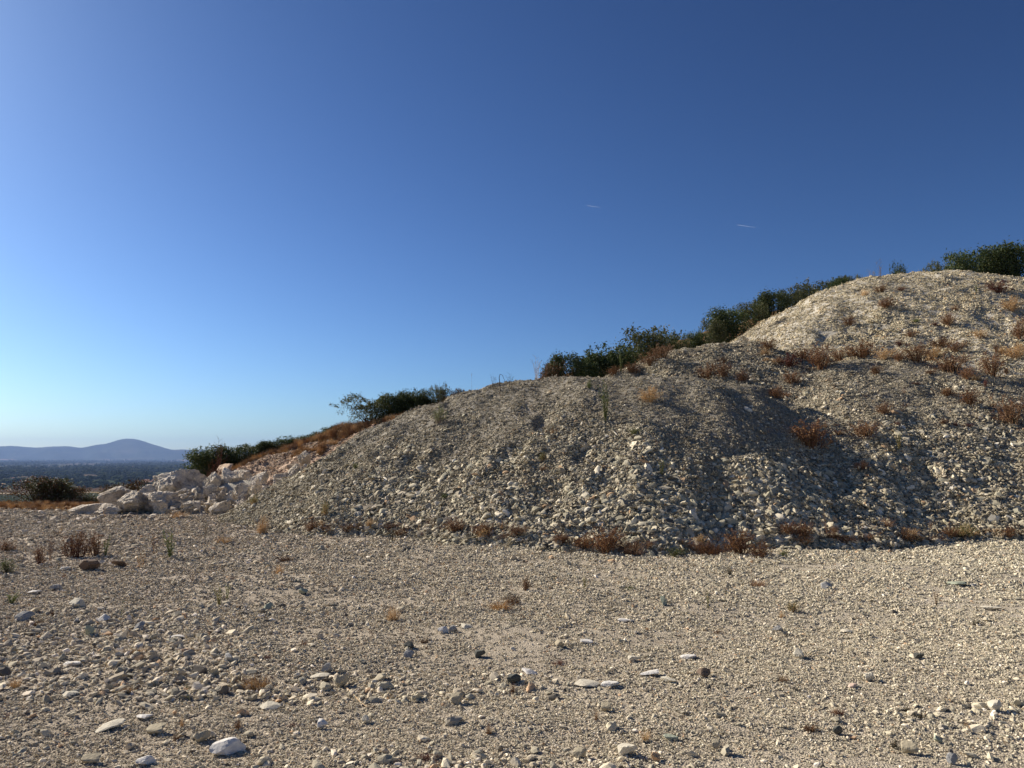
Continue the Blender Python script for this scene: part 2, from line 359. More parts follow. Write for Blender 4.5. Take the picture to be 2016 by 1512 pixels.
def scatter(name, P, Nrm, S, coll, nproto, parent, tilt=.35, flat=(.7, 1.1), seed=0, label=None, upright=False):
    rng = np.random.default_rng(seed); n = len(P)
    if upright: Nz = np.tile(np.array([0, 0, 1.]), (n, 1))
    else:
        Nz = Nrm + rng.normal(size=(n, 3)) * tilt; Nz /= np.linalg.norm(Nz, axis=1, keepdims=True)
    a = rng.uniform(0, 2 * math.pi, n); T = np.stack([np.cos(a), np.sin(a), np.zeros(n)], 1)
    T = T - (T * Nz).sum(1, keepdims=True) * Nz; T /= np.linalg.norm(T, axis=1, keepdims=True); B = np.cross(Nz, T)
    ry = np.arcsin(np.clip(-T[:, 2], -1, 1)); rx = np.arctan2(B[:, 2], Nz[:, 2]); rz = np.arctan2(T[:, 1], T[:, 0])
    E = np.stack([rx, ry, rz], 1)
    SC = S[:, None] * np.stack([rng.uniform(.85, 1.2, n), rng.uniform(.8, 1.1, n), rng.uniform(*flat, n)], 1)
    me = bpy.data.meshes.new(name); me.vertices.add(n); me.vertices.foreach_set('co', P.astype(np.float32).ravel())
    for an, d in (('rot', E), ('scl', SC)):
        at_ = me.attributes.new(an, 'FLOAT_VECTOR', 'POINT'); at_.data.foreach_set('vector', d.astype(np.float32).ravel())
    ai = me.attributes.new('kind_index', 'INT', 'POINT'); ai.data.foreach_set('value', rng.integers(0, nproto, n).astype(np.int32))
    me.update()
    o = bpy.data.objects.new(name, me); COL.objects.link(o)
    if parent: o.parent = parent
    o['kind'] = 'stuff'
    if label: o['label'] = label
    ng = bpy.data.node_groups.new('scatter_' + name, 'GeometryNodeTree')
    ng.interface.new_socket('Geometry', in_out='INPUT', socket_type='NodeSocketGeometry')
    ng.interface.new_socket('Geometry', in_out='OUTPUT', socket_type='NodeSocketGeometry')
    gi = ng.nodes.new('NodeGroupInput'); go = ng.nodes.new('NodeGroupOutput')
    ci = ng.nodes.new('GeometryNodeCollectionInfo'); ci.inputs['Collection'].default_value = coll
    ci.inputs['Separate Children'].default_value = True; ci.inputs['Reset Children'].default_value = True
    ip = ng.nodes.new('GeometryNodeInstanceOnPoints'); ip.inputs['Pick Instance'].default_value = True
    def na(nm, t):
        q = ng.nodes.new('GeometryNodeInputNamedAttribute'); q.data_type = t; q.inputs[0].default_value = nm; return q
    r_, s_, k_ = na('rot', 'FLOAT_VECTOR'), na('scl', 'FLOAT_VECTOR'), na('kind_index', 'INT')
    e2 = ng.nodes.new('FunctionNodeEulerToRotation')
    L = ng.links.new
    L(gi.outputs[0], ip.inputs['Points']); L(ci.outputs[0], ip.inputs['Instance'])
    L(r_.outputs['Attribute'], e2.inputs[0]); L(e2.outputs[0], ip.inputs['Rotation'])
    L(s_.outputs['Attribute'], ip.inputs['Scale']); L(k_.outputs['Attribute'], ip.inputs['Instance Index'])
    L(ip.outputs[0], go.inputs[0])
    md = o.modifiers.new('scatter', 'NODES'); md.node_group = ng
    return o

# ================================================================== FAR LAND
plain_m, nt, p = new_mat('plain_fields')
w = wpos(nt); mp = N(nt, 'ShaderNodeMapping'); mp.inputs['Scale'].default_value = (.0030, .0022, 1); nt.links.new(w, mp.inputs[0])
v = N(nt, 'ShaderNodeTexVoronoi'); v.voronoi_dimensions = '2D'; v.distance = 'CHEBYCHEV'; v.inputs['Scale'].default_value = 1.; nt.links.new(mp.outputs[0], v.inputs['Vector'])
c = ramp(nt, v.outputs['Color'], [(0, (.055, .06, .03)), (.22, (.10, .075, .05)), (.38, (.07, .065, .04)), (.52, (.05, .06, .03)), (.74, (.20, .145, .09)), (.84, (.07, .06, .04))], 'CONSTANT')
c = mix(nt, .5, c, ramp(nt, noise(nt, w, .004, 6), [(.3, .6), (.7, 1.25)]), 'MULTIPLY')
nt.links.new(c, p.inputs['Base Color'])
def matt(m):
    q = m.node_tree.nodes['Principled BSDF']; q.inputs['Roughness'].default_value = 1.; q.inputs['Specular IOR Level'].default_value = 0.
matt(plain_m)
PZ = -60.0
ang = np.linspace(0, 2 * math.pi, 97)[:-1]; rad = [0, 100, 300, 800, 2000, 5000, 10000, 18500]
V = [(0, 0, PZ)]; F = []
for r_ in rad[1:]:
    for a in ang: V.append((r_ * math.sin(a), r_ * math.cos(a), PZ))
n = len(ang)
for i in range(n): F.append((0, 1 + (i + 1) % n, 1 + i))
for k in range(len(rad) - 2):
    for i in range(n):
        a = 1 + k * n + i; b = 1 + k * n + (i + 1) % n; F.append((a, b, b + n, a + n))
tag(mesh_obj('plain', V, F, plain_m), kind='structure')

# fields on the plain, lying a little above it
def field(corners, col, label):
    m, nt, p = new_mat('field_earth'); w = wpos(nt); matt(m); col = tuple(x * .8 for x in col)
    nt.links.new(mix(nt, noise(nt, w, .02, 5), tuple(x * .8 for x in col), tuple(x * 1.2 for x in col)), p.inputs['Base Color'])
    V = []
    for (px, py) in corners:
        rx, rz = ray(px, py); Y = (PZ + .4 - CAMZ) / rz; V.append((rx * Y, Y, PZ + .4))
    o = mesh_obj('field', V, [tuple(range(len(V)))], m); tag(o, label, kind='structure')
field([(-60, 952.5), (20, 949.5), (22, 953), (-60, 956)], (.42, .30, .18), 'tan stubble strip left of the near bushes')
field([(24, 953.5), (52, 954), (50, 956.5), (22, 956)], (.44, .33, .21), 'short pale stubble strip beyond the near bushes')
field([(-60, 970), (38, 970.5), (38, 972.5), (-60, 972)], (.45, .36, .24), 'pale track beside the dark green field')
field([(-60, 974), (40, 974), (42, 990), (-60, 990)], (.045, .055, .03), 'dark green field below the pale track')
field([(150, 956), (206, 956.5), (206, 959), (150, 958)], (.40, .29, .18), 'pale strip right of the near bushes')
field([(150, 960), (206, 960), (206, 967), (150, 967)], (.13, .085, .055), 'brown ploughed field beyond the bushes')
field([(150, 968), (204, 968), (204, 971), (150, 970)], (.33, .25, .14), 'ochre verge below the ploughed field')
field([(270, 944), (330, 942), (330, 948), (272, 950)], (.26, .16, .11), 'reddish field behind the boulders')
field([(20, 899.5 + 8), (240, 907.7), (250, 909.2), (10, 909.2)], (.34, .25, .20), 'long pale field at the foot of the hills')

# mountains
mm, nt, p = new_mat('mountain_scrub'); w = wpos(nt); matt(mm)
sx = N(nt, 'ShaderNodeSeparateXYZ'); nt.links.new(w, sx.inputs[0])
c = ramp(nt, noise(nt, w, .0012, 6, .6), [(.35, (.028, .038, .026)), (.55, (.048, .058, .036)), (.7, (.09, .085, .055))])
lowk = ramp(nt, math_(nt, 'ADD', math_(nt, 'MULTIPLY', sx.outputs[2], .006), math_(nt, 'MULTIPLY', noise(nt, w, .0016, 4), 1.1)), [(.20, 1.), (.36, 0.)])
c = mix(nt, math_(nt, 'MULTIPLY', lowk, .75), c, (.34, .22, .17))
nt.links.new(c, p.inputs['Base Color'])
prof = [(-900, 880), (-500, 872), (-300, 884), (-120, 880), (-40, 881), (0, 878.5), (25, 876.5), (45, 879), (60, 880), (80, 880.5), (98, 878.7), (120, 878), (140, 877.8), (155, 881.7), (170, 879.5), (187, 875), (200, 874), (212, 872.5), (225, 867.5), (238, 863.5), (252, 862.3), (268, 863.5), (285, 868.5), (302, 874.5), (320, 880), (333, 884), (343, 886), (352, 884.2), (360, 883.5), (372, 885.5), (390, 885), (410, 886), (440, 890), (600, 886), (900, 880), (1500, 872), (2500, 880), (3200, 884)]
xs = np.linspace(-900, 3200, 1400); top = np.interp(xs, [q[0] for q in prof], [q[1] for q in prof])
top = np.convolve(np.pad(top, 3, 'edge'), np.ones(7) / 7, 'valid') + .35 * fbm(xs / 14, xs * 0, 4, 3)
V, F = [], []; rows = 15
for j in range(rows):
    t = j / (rows - 1.)                              # 0 foot, .8 crest, 1 back
    for i, x in enumerate(xs):
        Yc = 15500.; Y = 13200 + 2300 * min(t / .8, 1) + (1800 * (t - .8) / .2 if t > .8 else 0)
        rx, rz = ray(x, top[i]); zt = CAMZ + rz * Yc - PZ
        u = t / .8 if t <= .8 else (1 - t) / .2
        prof_u = u ** 1.35 if t <= .8 else u
        z = PZ - 2 + (zt + 2) * prof_u
        if 0 < u < 1: z += 95 * (fbm(np.array([x / 30 + u]), np.array([u * 2.5]), 4, 77)[0]) * math.sin(math.pi * u)
        V.append((rx * Y, Y, max(z, PZ - 2)))
nx = len(xs)
for j in range(rows - 1):
    for i in range(nx - 1): a = j * nx + i; F.append((a, a + 1, a + nx + 1, a + nx))
mt = mesh_obj('mountain', V, F, mm, smooth=True); tag(mt, 'low blue mountain range with one broad peak on the horizon', kind='structure')

# trees covering the plain far below
tm = leaf_mat('far_tree', [(0, (.028, .040, .020)), (.6, (.045, .060, .026)), (1, (.085, .088, .042))], 0.)
tp = tm.node_tree.nodes['Principled BSDF']; tp.inputs['Roughness'].default_value = 1.; tp.inputs['Specular IOR Level'].default_value = 0.
tc = bpy.data.collections.new('far_tree_shapes')
for i in range(6):
    rng = np.random.default_rng(500 + i); Ps, Fs, k = [], [], 0
    tall = i == 5
    for j in range(3 if tall else 9):
        q, f = rock_verts(2, rng, planes=14, flat=1., soft=8, rough=.35, stretch=1.)
        s = rng.uniform(.35, .6)
        if tall: q = q * np.array([.25, .25, 1.3]) + np.array([0, 0, .6])
        else: q = q * s + np.array([rng.uniform(-.35, .35), rng.uniform(-.35, .35), rng.uniform(.25, .72)])
        Ps.append(q); Fs.append(f + k); k += len(q)
    me = bpy.data.meshes.new('tree_shape'); me.from_pydata(np.concatenate(Ps).tolist(), [], np.concatenate(Fs).tolist()); me.materials.append(tm); me.update()
    o = bpy.data.objects.new('tree_shape', me); tc.objects.link(o)
rng = np.random.default_rng(3)
n0 = 70000; px = rng.uniform(-500, 900, n0); q = rng.uniform(0, 1, n0); py = 908.6 + 58 * q ** 1.35
rx, rz = ray(px, py); Y = (PZ - CAMZ) / rz; X = rx * Y
u1 = fbm(X / 700, Y / 700, 3, 41); u2 = fbm(X / 160, Y / 160, 2, 43)
dens = sstep(-.04, .14, u1 + .55 * u2) * sstep(1450, 1900, Y + 300 * u2) + .03 * sstep(1100, 1300, Y)
ok = rng.uniform(size=n0) < dens; X, Y = X[ok], Y[ok]
S = rng.uniform(10, 24, len(X)) * (1 + Y / 7000)
scatter('distant_trees', np.stack([X, Y, np.full(len(X), PZ - .3)], 1), None, S, tc, 6, None, flat=(.38, .65), upright=True, label='dark tree belts and hedgerows spread over the plain')

# small farmhouses on the plain
mw, _, pw = new_mat('farmhouse_wall'); pw.inputs['Base Color'].default_value = (.62, .56, .48, 1)
mr, _, pr = new_mat('farmhouse_roof'); pr.inputs['Base Color'].default_value = (.34, .17, .11, 1)
def farmhouse(px, py, wpx, hpx, label):
    rx, rz = ray(px, py); Y = (PZ - CAMZ) / rz; x = rx * Y; W = wpx * Y / FPX; Hh = hpx * Y / FPX; D = W * .6
    root = empty('farmhouse', (x, Y, PZ)); tag(root, label, 'house', 'farmhouses scattered over the plain')
    wl = [(-W/2, -D/2, -.5), (W/2, -D/2, -.5), (W/2, D/2, -.5), (-W/2, D/2, -.5), (-W/2, -D/2, Hh*.65), (W/2, -D/2, Hh*.65), (W/2, D/2, Hh*.65), (-W/2, D/2, Hh*.65), (-W/2, 0, Hh*.93), (W/2, 0, Hh*.93)]
    mesh_obj('wall', wl, [(0, 1, 5, 4), (2, 3, 7, 6), (1, 2, 6, 9, 5), (3, 0, 4, 8, 7)], mw, root)
    e = .4
    rf = [(-W/2-e, -D/2-e, Hh*.62), (W/2+e, -D/2-e, Hh*.62), (W/2+e, 0, Hh), (-W/2-e, 0, Hh), (-W/2-e, D/2+e, Hh*.62), (W/2+e, D/2+e, Hh*.62),
          (-W/2-e, -D/2-e, Hh*.57), (W/2+e, -D/2-e, Hh*.57), (-W/2-e, D/2+e, Hh*.57), (W/2+e, D/2+e, Hh*.57)]
    mesh_obj('roof', rf, [(0, 1, 2, 3), (3, 2, 5, 4), (6, 7, 1, 0), (4, 5, 9, 8), (0, 3, 4, 8, 6), (2, 1, 7, 9, 5)], mr, root)
farmhouse(96, 918, 3.5, 3, 'tiny white house among the trees on the left part of the plain')
farmhouse(262, 922, 9, 4, 'pale long farmhouse on the plain below the mountain peak')
farmhouse(224, 924, 6, 3, 'low tan farmhouse just left of the long pale one')
farmhouse(338, 923, 6, 4, 'white farmhouse nearest the evergreen shrubs on the plain')
farmhouse(300, 926, 5, 3, 'small house on the plain above the largest boulder')
farmhouse(28, 944, 8, 4, 'reddish roofed farmhouse beyond the tan stubble strip')
farmhouse(70, 941, 6, 3, 'pale farmhouse just above the mixed green and rusty bush')

# ================================================================== YARD GROUND
def geo(a, b, n): return a * (b / a) ** np.linspace(0, 1, n)
ys = np.concatenate([np.array([-60, -30, -12, -4, 0, 1.5, 2.4]), geo(3.0, 17, 330), geo(17.2, 30, 60), geo(31, 420, 50)])
xs = np.concatenate([-geo(300, 19, 25), np.linspace(-18.6, 18.6, 460), geo(19, 300, 25)])
ground = tag(sheet('ground', xs, ys, ground_h, M_ground), kind='structure')

# ================================================================== GRAVEL MOUNDS
def mound(name, f, others, x0, x1, y0, y1, res, mat, label, kind=None, cat='gravel mound'):
    def keep(X, Y, Z):
        o = ground_h(X, Y)
        for g in others: o = np.maximum(o, g(X, Y))
        return Z > o - .25
    o = sheet(name, np.arange(x0, x1, res), np.arange(y0, y1, res), f, mat, keep)
    if kind: tag(o, label, kind=kind)
    else: tag(o, label, cat)
    return o
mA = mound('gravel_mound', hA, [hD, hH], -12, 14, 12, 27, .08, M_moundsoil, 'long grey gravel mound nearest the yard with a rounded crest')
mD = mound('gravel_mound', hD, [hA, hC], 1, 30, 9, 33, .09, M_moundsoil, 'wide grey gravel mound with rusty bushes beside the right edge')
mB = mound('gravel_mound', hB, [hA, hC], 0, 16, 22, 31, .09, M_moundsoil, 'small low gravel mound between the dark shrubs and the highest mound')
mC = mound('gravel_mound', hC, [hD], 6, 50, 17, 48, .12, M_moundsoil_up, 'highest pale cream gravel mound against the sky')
hill = mound('hillside', hH, [], -20, 40, 24, 60, .14, M_hill, None, kind='structure')

P_fine = proto_collection('fine_gravel_shapes', M_gravel, 'cluster', 8, 1)
P_single = proto_collection('gravel_shapes', M_gravel, 'single', 12, 2)
PH_fine = proto_collection('heap_fine_shapes', M_heap_fine, 'cluster', 8, 3)
PH_single = proto_collection('heap_stone_shapes', M_heap, 'single', 12, 4)
PU_fine = proto_collection('upper_fine_shapes', M_heap_upper, 'cluster', 8, 5)
PU_single = proto_collection('upper_stone_shapes', M_heap_upper, 'single', 12, 6)

ROCKS = [rock_mesh('stone_shape', 2, 900 + i, M_stone, planes=9, flat=[.45, .6, .8, .5][i % 4], soft=60, rough=.05, stretch=[1.2, 1.5, 1.1][i % 3]) for i in range(14)]
def small_rock(i, parent, p, s, nrm=None, rng=random, name='stone'):
    me, d = ROCKS[i % len(ROCKS)]
    o = put(name, me, parent); o.location = p
    n = Vector(nrm if nrm is not None else (0, 0, 1)) + Vector((rng.gauss(0, .25), rng.gauss(0, .25), 0)); n.normalize()
    q = n.to_track_quat('Z', 'Y') @ Matrix.Rotation(rng.uniform(0, 6.28), 3, 'Z').to_quaternion()
    o.rotation_mode = 'QUATERNION'; o.rotation_quaternion = q
    o.scale = (s * rng.uniform(.9, 1.2), s * rng.uniform(.85, 1.1), s * rng.uniform(.9, 1.2))
    return o
def mound_gravel(mo, f, others, pxr, pyr, nfine, nmed, nbig, fine_px, coarse_fn, pf, ps, seed):
    """points are spread evenly over the face as seen from the yard, then laid on the surface"""
    rng = np.random.default_rng(seed)
    def sample(n, xr):
        X = rng.uniform(xr[0], xr[1], n * 6); Y = rng.uniform(xr[2], xr[3], n * 6)
        Z = f(X, Y); o = ground_h(X, Y)
        for g in others: o = np.maximum(o, g(X, Y))
        keep = Z > o - .03
        X, Y, Z = X[keep], Y[keep], Z[keep]
        nr = normals(f, X, Y, .12)
        vd = np.stack([X, Y, Z - CAMZ], 1); vl = np.linalg.norm(vd, axis=1); vd /= vl[:, None]
        face = -(nr * vd).sum(1)
        wgt = np.clip(face + .18, 0, 1) + .03       # back slopes get a thin cover only
        k = rng.uniform(size=len(X)) < wgt / wgt.max()
        X, Y, Z, nr = X[k], Y[k], Z[k], nr[k]
        return X[:n], Y[:n], Z[:n], nr[:n]
    X, Y, Z, nr = sample(nfine, pxr)
    c = coarse_fn(X, Y, Z); S = fine_px * (1 + 1.1 * c) * rng.lognormal(0, .25, len(X))
    scatter('fine_gravel', np.stack([X, Y, Z - S * .03], 1), nr, S, pf, 8, mo, tilt=.3, seed=seed + 1)
    X, Y, Z, nr = sample(nmed, pxr)
    c = coarse_fn(X, Y, Z); k = rng.uniform(size=len(X)) < (.16 + .84 * c) * (.35 + .65 * sstep(.3, .6, vnoise(X / .9, (Y + Z) / 1.4, seed + 9))); X, Y, Z, nr, c = X[k], Y[k], Z[k], nr[k], c[k]
    S = (.035 + .062 * c) * rng.lognormal(0, .46, len(X))
    scatter('gravel', np.stack([X, Y, Z], 1), nr, np.minimum(S, .25), ps, 12, mo, tilt=.6, seed=seed + 2)
    X, Y, Z, nr = sample(max(nbig * 5, 1), pxr)
    c = coarse_fn(X, Y, Z); vis = (nr[:, 1] < .1); u = np.abs(X / Y) < .70
    idx = np.argsort(-(c + rng.uniform(0, .45, len(c))) * vis * u)[:nbig]
    for j in idx:
        s = (.12 + .08 * c[j]) * rng.lognormal(0, .22)
        small_rock(int(rng.integers(0, 99)), mo, (X[j], Y[j], Z[j] + s * .08), min(s, .34), nr[j])
def coarse_A(X, Y, Z):
    b = 1 - sstep(.15, 2.6, Z); b = b * (.45 + .55 * sstep(-6, 1, X)) + .35 * sstep(.5, .75, vnoise(X / 1.3, Y / 1.3, 8)) * sstep(3.6, 2.0, Z)
    return np.clip(b, 0, 1)
def coarse_D(X, Y, Z):
    b = 1 - sstep(.6, 4.2, Z); return np.clip(b * .8 + .30 * sstep(.45, .75, vnoise(X / 1.5, Y / 1.5, 18)), 0, 1)
def coarse_U(X, Y, Z): return .12 + .3 * sstep(.6, .8, vnoise(X / 1.2, Y / 1.2, 28))
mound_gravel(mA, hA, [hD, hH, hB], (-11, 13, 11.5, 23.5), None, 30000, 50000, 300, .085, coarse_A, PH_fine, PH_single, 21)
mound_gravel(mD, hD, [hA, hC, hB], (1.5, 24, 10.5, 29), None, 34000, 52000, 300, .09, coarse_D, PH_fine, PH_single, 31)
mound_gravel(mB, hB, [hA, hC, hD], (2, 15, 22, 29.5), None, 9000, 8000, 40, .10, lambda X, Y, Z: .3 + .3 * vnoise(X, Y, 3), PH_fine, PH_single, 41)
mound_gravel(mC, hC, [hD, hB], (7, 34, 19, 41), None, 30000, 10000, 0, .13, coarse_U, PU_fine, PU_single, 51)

M_bankstone = stone_mat('bank_stone', tint=(1.15, .92, .80), pink=False)
PB = proto_collection('bank_shapes', M_bankstone, 'single', 10, 8); PBf = proto_collection('bank_fine_shapes', M_bankstone, 'cluster', 6, 9)
rng = np.random.default_rng(56)
X = rng.uniform(-13, -2.5, 6500); Y = rng.uniform(25, 31, 6500); Z = hH(X, Y); k = (Z > ground_h(X, Y)) & (Z > hA(X, Y)); X, Y, Z = X[k], Y[k], Z[k]
k = rng.uniform(size=len(X)) < .35 + .65 * vnoise(X / .8, Y / .8, 4); X, Y, Z = X[k], Y[k], Z[k]; n_ = len(X) // 2
nr = normals(hH, X, Y, .12)
scatter('bank_gravel', np.stack([X, Y, Z], 1)[:n_], nr[:n_], rng.lognormal(-2.6, .5, n_), PB, 10, hill, tilt=.5, seed=57)
scatter('bank_fine_gravel', np.stack([X, Y, Z], 1)[n_:], nr[n_:], rng.uniform(.12, .25, len(X) - n_), PBf, 6, hill, tilt=.2, seed=58)

# ================================================================== YARD GRAVEL
rng = np.random.default_rng(61)
def yard_pts(n, ymin=2.5, ymax=26, pw=1.):
    Y = np.exp(rng.uniform(math.log(ymin), math.log(ymax), n)) if pw == 1 else ymin + (ymax - ymin) * rng.uniform(size=n) ** pw
    X = (Y * .72 + 2.6) * rng.uniform(-1, 1, n); Z = ground_h(X, Y)
    o = np.maximum(np.maximum(hA(X, Y), hD(X, Y)), hH(X, Y)); k = Z > o - .02
    return X[k], Y[k], Z[k]
X, Y, Z = yard_pts(240000)
S = np.clip(.0095 * Y, .042, .16) * rng.lognormal(0, .25, len(X)) * .64
k = rng.uniform(size=len(X)) < (1 - sstep(23, 25, Y)) * (.30 + .70 * sstep(.34, .6, vnoise(X / 1.6 + Y * .3, Y / .8, 75) * .6 + vnoise(X / .4, Y / .35, 76) * .4)); X, Y, Z, S = X[k], Y[k], Z[k], S[k]
scatter('fine_gravel', np.stack([X, Y, Z - S * .03], 1), normals(ground_h, X, Y), S, P_fine, 8, ground, tilt=.28, flat=(1.0, 1.6), seed=62)
def coarse_G(X, Y):
    left = sstep(1.5, -6., X) * .78; near = sstep(7.5, 4.0, Y) * .24
    return np.clip((left + near + .10) * (.35 + 1.3 * sstep(.40, .72, vnoise(X / 2.0 + Y * .25, Y / .7, 71))), 0, 1)
X, Y, Z = yard_pts(175000)
mx = np.maximum(hA(X, Y), hD(X, Y)) - Z
c = np.clip(coarse_G(X, Y) + .9 * sstep(-.42, -.02, mx), 0, 1); k = rng.uniform(size=len(X)) < (.10 + .16 * sstep(.4, .65, vnoise(X / 1.3, Y / .6, 79)) + .74 * c) * (1 - sstep(23, 25, Y)); X, Y, Z, c = X[k], Y[k], Z[k], c[k]
S = np.maximum(.0125 + .017 * c, .0021 * Y) * rng.lognormal(0, .52, len(X)); S = np.minimum(S, .08 + .004 * Y)
scatter('gravel', np.stack([X, Y, Z + S * .04], 1), normals(ground_h, X, Y), S, P_single, 12, ground, tilt=.4, flat=(.8, 1.3), seed=63)
# larger loose stones of the yard, one by one
X, Y, Z = yard_pts(2600, 3.6, 23)
c = coarse_G(X, Y) + rng.uniform(0, .6, len(X)); idx = np.argsort(-c * (np.abs(X / Y) < .69))[:215]
for j in idx:
    s = float(np.clip((.034 + .03 * min(c[j], 1)) * rng.lognormal(0, .4) * (.6 + Y[j] / 14), .04, .24))
    small_rock(int(rng.integers(0, 99)), ground, (X[j], Y[j], Z[j] + s * .1), s)

# stones of the yard that stand out
def tone_mat(name, col):
    m, nt, p = new_mat(name); w = wpos(nt)
    c = mix(nt, noise(nt, w, 22, 5, .65), tuple(x * .72 for x in col), tuple(min(1, x * 1.22) for x in col))
    nt.links.new(c, p.inputs['Base Color']); bump(nt, p, noise(nt, w, 60, 5), .6, .008); return m
TONES = {'white': tone_mat('white_stone', (.68, .64, .58)), 'cream': tone_mat('cream_stone', (.60, .54, .42)), 'grey': tone_mat('grey_stone', (.33, .32, .30)),
         'dark': tone_mat('dark_stone', (.10, .10, .085)), 'tan': tone_mat('tan_stone', (.42, .36, .25)), 'green': tone_mat('greenish_stone', (.34, .36, .27)),
         'pink': tone_mat('pink_stone', (.56, .42, .33)), 'brown': tone_mat('brown_stone', (.17, .12, .085)), 'orange': tone_mat('orange_stone', (.52, .33, .18))}
NICE = {}
def nice(tone, i, flat):
    key = (tone, i % 4, flat)
    if key not in NICE:
        NICE[key] = rock_mesh('stone_shape', 3, 700 + hash_i(tone) * 11 + (i % 4) * 3 + (50 if flat else 0), TONES[tone], planes=10, flat=.42 if flat else .75, soft=60, rough=.07, stretch=1.35)
    return NICE[key]
def hash_i(s): return sum(ord(ch) for ch in s) % 17
